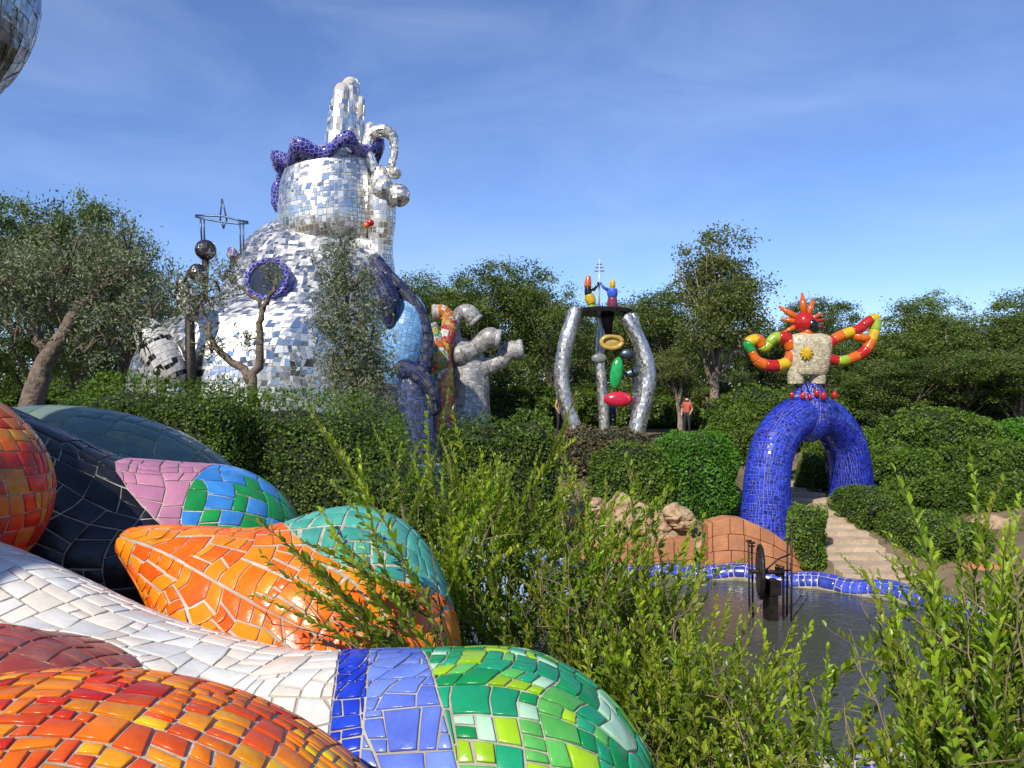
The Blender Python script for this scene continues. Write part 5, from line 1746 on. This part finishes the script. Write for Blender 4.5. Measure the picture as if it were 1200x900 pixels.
def ground_cover():
    rng = np.random.default_rng(77)
    n = 52000
    x = np.concatenate([rng.uniform(-2, 18, n // 2), rng.uniform(-14, 12, n - n // 2)]); y = np.concatenate([rng.uniform(22.3, 33, n // 2), rng.uniform(10, 36, n - n // 2)])
    keep = []
    for a, b in zip(x, y):
        e = math.hypot((a - PC[0]) / PRX, (b - PC[1]) / PRY)
        if e < 1.12 or (abs(a - 10.2) < 1.15 and 20.5 < b < 30.5): continue
        if noise.noise(Vector((a * .55, b * .55, 3))) < -0.10: continue
        keep.append((a, b, ground_z(a, b) + 0.03))
    P_ = np.array(keep); m = len(P_)
    P_ = P_ + rng.normal(size=P_.shape) * np.array([.05, .05, .02])
    Q = leaves(P_, 0.10, rng, 0.4, up=0.3)
    tone = rng.uniform(0, 1, m)
    mi = (rng.uniform(0, 1, m) < 0.45).astype(int)
    o = link('ground_cover', quad_soup('ground_cover', Q, tone, mi), [M['leaf_hedge'], M['leaf_litter']])
    tag(o, 'low weeds and dry leaf litter on the earth banks', 'ground cover', kind='stuff')


M['leaf_litter'] = leafmat('dry_leaf_litter', (0.10, 0.065, 0.03), (0.28, 0.20, 0.10), 0.1)
ground_cover()


# ------------------------------------------------------------------ near shrubs of upright leafy shoots
def shoot_mesh(seed, L=0.62, nl=44, leaf=0.030, curve=0.12):
    rng = np.random.default_rng(seed)
    bend = rng.normal(size=2) * curve
    sp = np.array([[bend[0] * t * t, bend[1] * t * t, L * t] for t in np.linspace(0, 1, 10)])
    sp += rng.normal(size=sp.shape) * 0.004
    V, Fc = tube_vf(sp, np.linspace(0.0035, 0.0012, 10), 5)
    nst = len(Fc)
    mi = [0] * nst; rnd = [0.3] * nst
    side = []
    for k in range(nl):
        t = 0.06 + 0.94 * k / (nl - 1)
        q = np.array([np.interp(t, np.linspace(0, 1, 10), sp[:, j]) for j in range(3)])
        az_ = (k % 2) * pi + (k // 2) * 1.45 + rng.uniform(-.35, .35)
        elv = math.radians(rng.uniform(28, 62) + 22 * t)
        l = leaf * rng.uniform(0.75, 1.15) * (1.0 - 0.45 * max(0, t - 0.7) / 0.3)
        out = np.array([math.cos(az_) * math.cos(elv), math.sin(az_) * math.cos(elv), math.sin(elv)])
        sd = np.array([-math.sin(az_), math.cos(az_), 0]); sd = sd + rng.normal(size=3) * .15
        nr = np.cross(out, sd); nr /= np.linalg.norm(nr); sd = np.cross(nr, out); sd /= np.linalg.norm(sd)
        if nr[2] < 0: nr = -nr
        b = len(V); w_ = l * 0.24; up = nr * w_ * 0.45
        q0 = q + out * 0.004
        for f, s_, u_ in ((0, 0, 0), (0.35, 1, 1), (0.72, 0.8, 0.8), (1.0, 0, -0.3), (0.72, -0.8, 0.8), (0.35, -1, 1), (0.4, 0, 0), (0.75, 0, -0.1)):
            V.append(tuple(q0 + out * l * f + sd * w_ * s_ + up * u_))
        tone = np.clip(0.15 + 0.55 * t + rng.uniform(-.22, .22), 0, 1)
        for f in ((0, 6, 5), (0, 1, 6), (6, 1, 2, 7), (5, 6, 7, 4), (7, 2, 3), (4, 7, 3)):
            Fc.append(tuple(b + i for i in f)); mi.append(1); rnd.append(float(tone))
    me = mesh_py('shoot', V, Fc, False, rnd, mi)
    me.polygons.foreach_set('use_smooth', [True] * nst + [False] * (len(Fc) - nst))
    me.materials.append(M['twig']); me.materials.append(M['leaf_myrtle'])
    return me


SHOOT = [shoot_mesh(400 + i, L=0.50 + 0.07 * (i % 4), nl=38 + 4 * (i % 4), leaf=0.040 + 0.004 * (i % 3), curve=0.08 + 0.04 * (i % 3)) for i in range(8)]


def shrub(base, blobs, label, seed, n=150, lean=(0, 0), thick=0.022):
    """blobs: (centre, radius, share) – shoots fill them, tips pointing up and outward; stems run from the base"""
    rng = random.Random(seed)
    base = Vector(base); base.z = ground_z(base.x, base.y) - 0.05
    root = empty('shrub', base, label, 'bush')
    V, Fc = [], []
    tot = sum(b[2] for b in blobs)
    for c, r, sh in blobs:
        c = Vector(c)
        mid = base.lerp(c, 0.5) + Vector((rng.uniform(-.1, .1), rng.uniform(-.1, .1), 0.05))
        tube_vf(crom([tuple(Vector((rng.uniform(-.1, .1), rng.uniform(-.1, .1), 0))), tuple(mid - base), tuple(c - base)], 10), np.linspace(thick, thick * 0.36, 10), 6, V, Fc)
        for k in range(int(n * sh / tot)):
            d = Vector((rng.gauss(0, 1), rng.gauss(0, 1), rng.gauss(0, 1))).normalized()
            q = c + Vector((d.x * r, d.y * r, d.z * r * 0.9)) * rng.uniform(0.1, 1.0) ** 0.45
            q.z -= 0.28
            t = (Vector((lean[0], lean[1], 1.05)) + Vector((d.x, d.y, d.z * .3)) * 0.42 + Vector((rng.gauss(0, .34), rng.gauss(0, .34), 0))).normalized()
            dead = k % 13 == 6
            o = bpy.data.objects.new('dead_twig' if dead else 'shoot', DEAD[k % 3] if dead else SHOOT[rng.randrange(8)]); C.objects.link(o)
            o.parent = root; o.location = q - base
            o.rotation_mode = 'QUATERNION'
            o.rotation_quaternion = t.to_track_quat('Z', 'Y') @ Matrix.Rotation(rng.uniform(0, 6.28), 4, 'Z').to_quaternion()
            s_ = rng.choice((0.65, 0.85, 1.0, 1.0, 1.15, 1.4)) * rng.uniform(0.9, 1.1); o.scale = (s_, s_, s_)
            if k % 5 == 0:
                a = mid.lerp(c, rng.uniform(.2, .9)) - base
                tube_vf(crom([tuple(a), tuple((a + q - base) / 2 + Vector((0, 0, -.03))), tuple(q - base)], 6), np.linspace(0.007, 0.0035, 6), 5, V, Fc)
    link('stems', mesh_py('stems', V, Fc, True), M['twig'], root, base)


def dead_twig_mesh(seed):
    rng = np.random.default_rng(seed); V, Fc = [], []
    sp = np.array([[0.06 * math.sin(3 * t) * t, 0.05 * t * t, 0.55 * t] for t in np.linspace(0, 1, 8)]) + rng.normal(size=(8, 3)) * .008
    tube_vf(sp, np.linspace(0.004, 0.0012, 8), 5, V, Fc)
    for k in range(6):
        a = sp[1 + k % 6]; d = rng.normal(size=3); d[2] = abs(d[2]) + .4; d /= np.linalg.norm(d)
        tube_vf(crom([tuple(a), tuple(a + d * .07 + rng.normal(size=3) * .01), tuple(a + d * .15)], 5), np.linspace(0.0025, 0.0009, 5), 4, V, Fc)
    me = mesh_py('dead_twig', V, Fc, True); me.materials.append(M['dead']); return me


M['dead'] = surf('dry_twig', (0.26, 0.19, 0.12), (0.16, 0.11, 0.07), 0.9, 0, 20)
DEAD = [dead_twig_mesh(i) for i in range(3)]


def bl(px, py, Y, r_px, sh): return (P(px, py, Y), r_px * Y / F, sh)

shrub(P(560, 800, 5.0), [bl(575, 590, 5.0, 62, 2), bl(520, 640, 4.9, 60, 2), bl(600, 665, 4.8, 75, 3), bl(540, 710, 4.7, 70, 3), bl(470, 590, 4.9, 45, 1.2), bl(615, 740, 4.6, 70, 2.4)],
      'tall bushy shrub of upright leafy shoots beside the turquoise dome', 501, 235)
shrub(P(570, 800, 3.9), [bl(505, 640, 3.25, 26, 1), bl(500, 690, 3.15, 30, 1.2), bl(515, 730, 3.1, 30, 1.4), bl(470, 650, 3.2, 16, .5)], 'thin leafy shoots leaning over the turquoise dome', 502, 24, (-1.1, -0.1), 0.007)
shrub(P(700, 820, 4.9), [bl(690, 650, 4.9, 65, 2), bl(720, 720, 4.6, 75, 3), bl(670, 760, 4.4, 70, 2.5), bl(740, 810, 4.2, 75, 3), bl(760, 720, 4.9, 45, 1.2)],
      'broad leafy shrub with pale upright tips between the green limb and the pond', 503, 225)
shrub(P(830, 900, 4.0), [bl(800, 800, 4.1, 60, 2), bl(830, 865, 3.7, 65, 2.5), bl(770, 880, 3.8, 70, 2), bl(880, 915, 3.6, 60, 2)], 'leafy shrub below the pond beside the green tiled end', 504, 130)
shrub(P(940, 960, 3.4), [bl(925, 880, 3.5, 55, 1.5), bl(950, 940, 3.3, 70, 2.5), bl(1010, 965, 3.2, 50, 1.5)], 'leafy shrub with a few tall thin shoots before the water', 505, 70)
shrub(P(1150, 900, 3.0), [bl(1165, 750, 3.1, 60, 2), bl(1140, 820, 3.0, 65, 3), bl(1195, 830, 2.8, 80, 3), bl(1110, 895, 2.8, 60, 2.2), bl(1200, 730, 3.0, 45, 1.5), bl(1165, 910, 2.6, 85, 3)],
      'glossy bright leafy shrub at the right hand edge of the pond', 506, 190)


# ------------------------------------------------------------------ visitors
def person(px, py_head, Y, shirt, trousers, hair, label, facing=0.0, pack=None, h=1.7):
    top = P(px, py_head, Y)
    gz = ground_z(top.x, Y)
    k = h / 1.7
    root = empty('person', (top.x, Y, gz), label, 'person')
    J = {'pel': (0, 0, .95), 'waist': (0, 0, 1.10), 'chest': (0, .01, 1.32), 'neck': (0, 0, 1.46), 'head0': (0, -.01, 1.54), 'head1': (0, -.02, 1.63),
         'shl': (-.17, 0, 1.40), 'ell': (-.23, .03, 1.13), 'wrl': (-.20, -.10, .92), 'hal': (-.19, -.13, .84),
         'shr': (.17, 0, 1.40), 'elr': (.24, .03, 1.13), 'wrr': (.20, -.14, .95), 'har': (.19, -.18, .88),
         'hpl': (-.09, 0, .90), 'knl': (-.10, -.03, .50), 'anl': (-.10, .02, .09), 'tol': (-.11, -.13, .04),
         'hpr': (.09, 0, .90), 'knr': (.11, -.02, .50), 'anr': (.12, .02, .09), 'tor': (.14, -.13, .04)}
    Rr = {'pel': .145, 'waist': .125, 'chest': .145, 'neck': .055, 'head0': .085, 'head1': .098, 'shl': .065, 'ell': .045, 'wrl': .033, 'hal': .036, 'shr': .065, 'elr': .045, 'wrr': .033, 'har': .036,
          'hpl': .092, 'knl': .060, 'anl': .042, 'tol': .038, 'hpr': .092, 'knr': .060, 'anr': .042, 'tor': .038}
    E = [('pel', 'waist'), ('waist', 'chest'), ('chest', 'neck'), ('neck', 'head0'), ('head0', 'head1')]
    for s_ in 'lr':
        E += [('chest', 'sh' + s_), ('sh' + s_, 'el' + s_), ('el' + s_, 'wr' + s_), ('wr' + s_, 'ha' + s_), ('pel', 'hp' + s_), ('hp' + s_, 'kn' + s_), ('kn' + s_, 'an' + s_), ('an' + s_, 'to' + s_)]
    names = list(J); idx = {n: i for i, n in enumerate(names)}
    me = bpy.data.meshes.new('body'); me.from_pydata([J[n] for n in names], [(idx[a], idx[b]) for a, b in E], [])
    tmp = bpy.data.objects.new('tmp', me); C.objects.link(tmp)
    md = tmp.modifiers.new('s', 'SKIN'); tmp.modifiers.new('d', 'SUBSURF').levels = 1
    for i, n in enumerate(names):
        sv = me.skin_vertices[0].data[i]; sv.radius = (Rr[n], Rr[n] * (0.75 if n in ('pel', 'waist', 'chest') else 1)); sv.use_root = n == 'pel'
    dg = bpy.context.evaluated_depsgraph_get()
    bme = bpy.data.meshes.new_from_object(tmp.evaluated_get(dg))
    bpy.data.objects.remove(tmp)
    bme.materials.clear()
    for m_ in (M['skin'], shirt, trousers): bme.materials.append(m_)
    for p in bme.polygons:
        c = p.center; p.use_smooth = True
        arm = abs(c.x) > 0.17 and c.z > 0.75
        p.material_index = 0 if c.z > 1.455 or (arm and c.z < 1.18) else 2 if c.z < 0.99 and not arm else 1
        if c.z < 0.07: p.material_index = 2
    rot = Matrix.Rotation(facing, 4, 'Z') @ Matrix.Scale(k, 4)
    bme.transform(rot)
    link('body', bme, None, root, root.location)
    bm = bmesh.new(); bmesh.ops.create_icosphere(bm, subdivisions=3, radius=0.112)
    bmesh.ops.delete(bm, geom=[v for v in bm.verts if v.co.z < -0.02 and v.co.y < 0.0 or v.co.y < -0.075], context='VERTS')
    for v in bm.verts: v.co.z = v.co.z * (1.0 if v.co.z > 0 else 1.7) + 1.645; v.co.y -= 0.015
    hm = bpy.data.meshes.new('hair'); bm.to_mesh(hm); bm.free(); hm.transform(rot)
    link('hair', hm, hair, root, root.location)
    if pack:
        bm = bmesh.new(); bmesh.ops.create_cube(bm, size=1.0)
        for v in bm.verts: v.co = Vector((v.co.x * .28, v.co.y * .16 + .19, v.co.z * .42 + 1.20))
        bmesh.ops.bevel(bm, geom=list(bm.edges), offset=0.05, segments=2, affect='EDGES')
        pm = bpy.data.meshes.new('backpack'); bm.to_mesh(pm); bm.free(); pm.transform(rot)
        o = link('backpack', pm, pack, None, root.location)
        tag(o, 'dark backpack on the back of the visitor in orange', 'backpack')
    return root


cl = lambda n, c: surf(n, c, None, 0.85, 0, 10)
hb, hd = cl('brown_hair', (0.05, 0.028, 0.015)), cl('dark_hair', (0.015, 0.012, 0.010))
dk, jean = cl('dark_cloth', (0.02, 0.02, 0.028)), cl('denim', (0.04, 0.06, 0.12))
person(36, 404, 16.2, cl('orange_cloth', (0.50, 0.13, 0.06)), dk, hd, 'visitor in an orange top with a dark backpack under the olive', pi, dk)
person(126, 416, 20.5, cl('pale_cloth', (0.38, 0.24, 0.22)), jean, hb, 'visitor in a pale pink top behind the dark hedge', 0.6)
person(718, 480, 35.5, cl('blue_cloth', (0.04, 0.10, 0.42)), jean, hb, 'visitor in a blue shirt standing inside the silver pavilion', 0.2)
person(655, 481, 34.0, cl('tan_cloth', (0.42, 0.26, 0.10)), dk, hb, 'visitor in a tan top beside the left leg of the pavilion', 1.0)
person(805, 486, 35.0, cl('coral_cloth', (0.48, 0.10, 0.07)), dk, hd, 'visitor in a coral top under the trees beside the tall pale trunk', -0.6)
person(828, 489, 38.5, cl('rose_cloth', (0.42, 0.14, 0.18)), dk, hd, 'visitor in a rose top half hidden behind the pale trunk', 0.4)
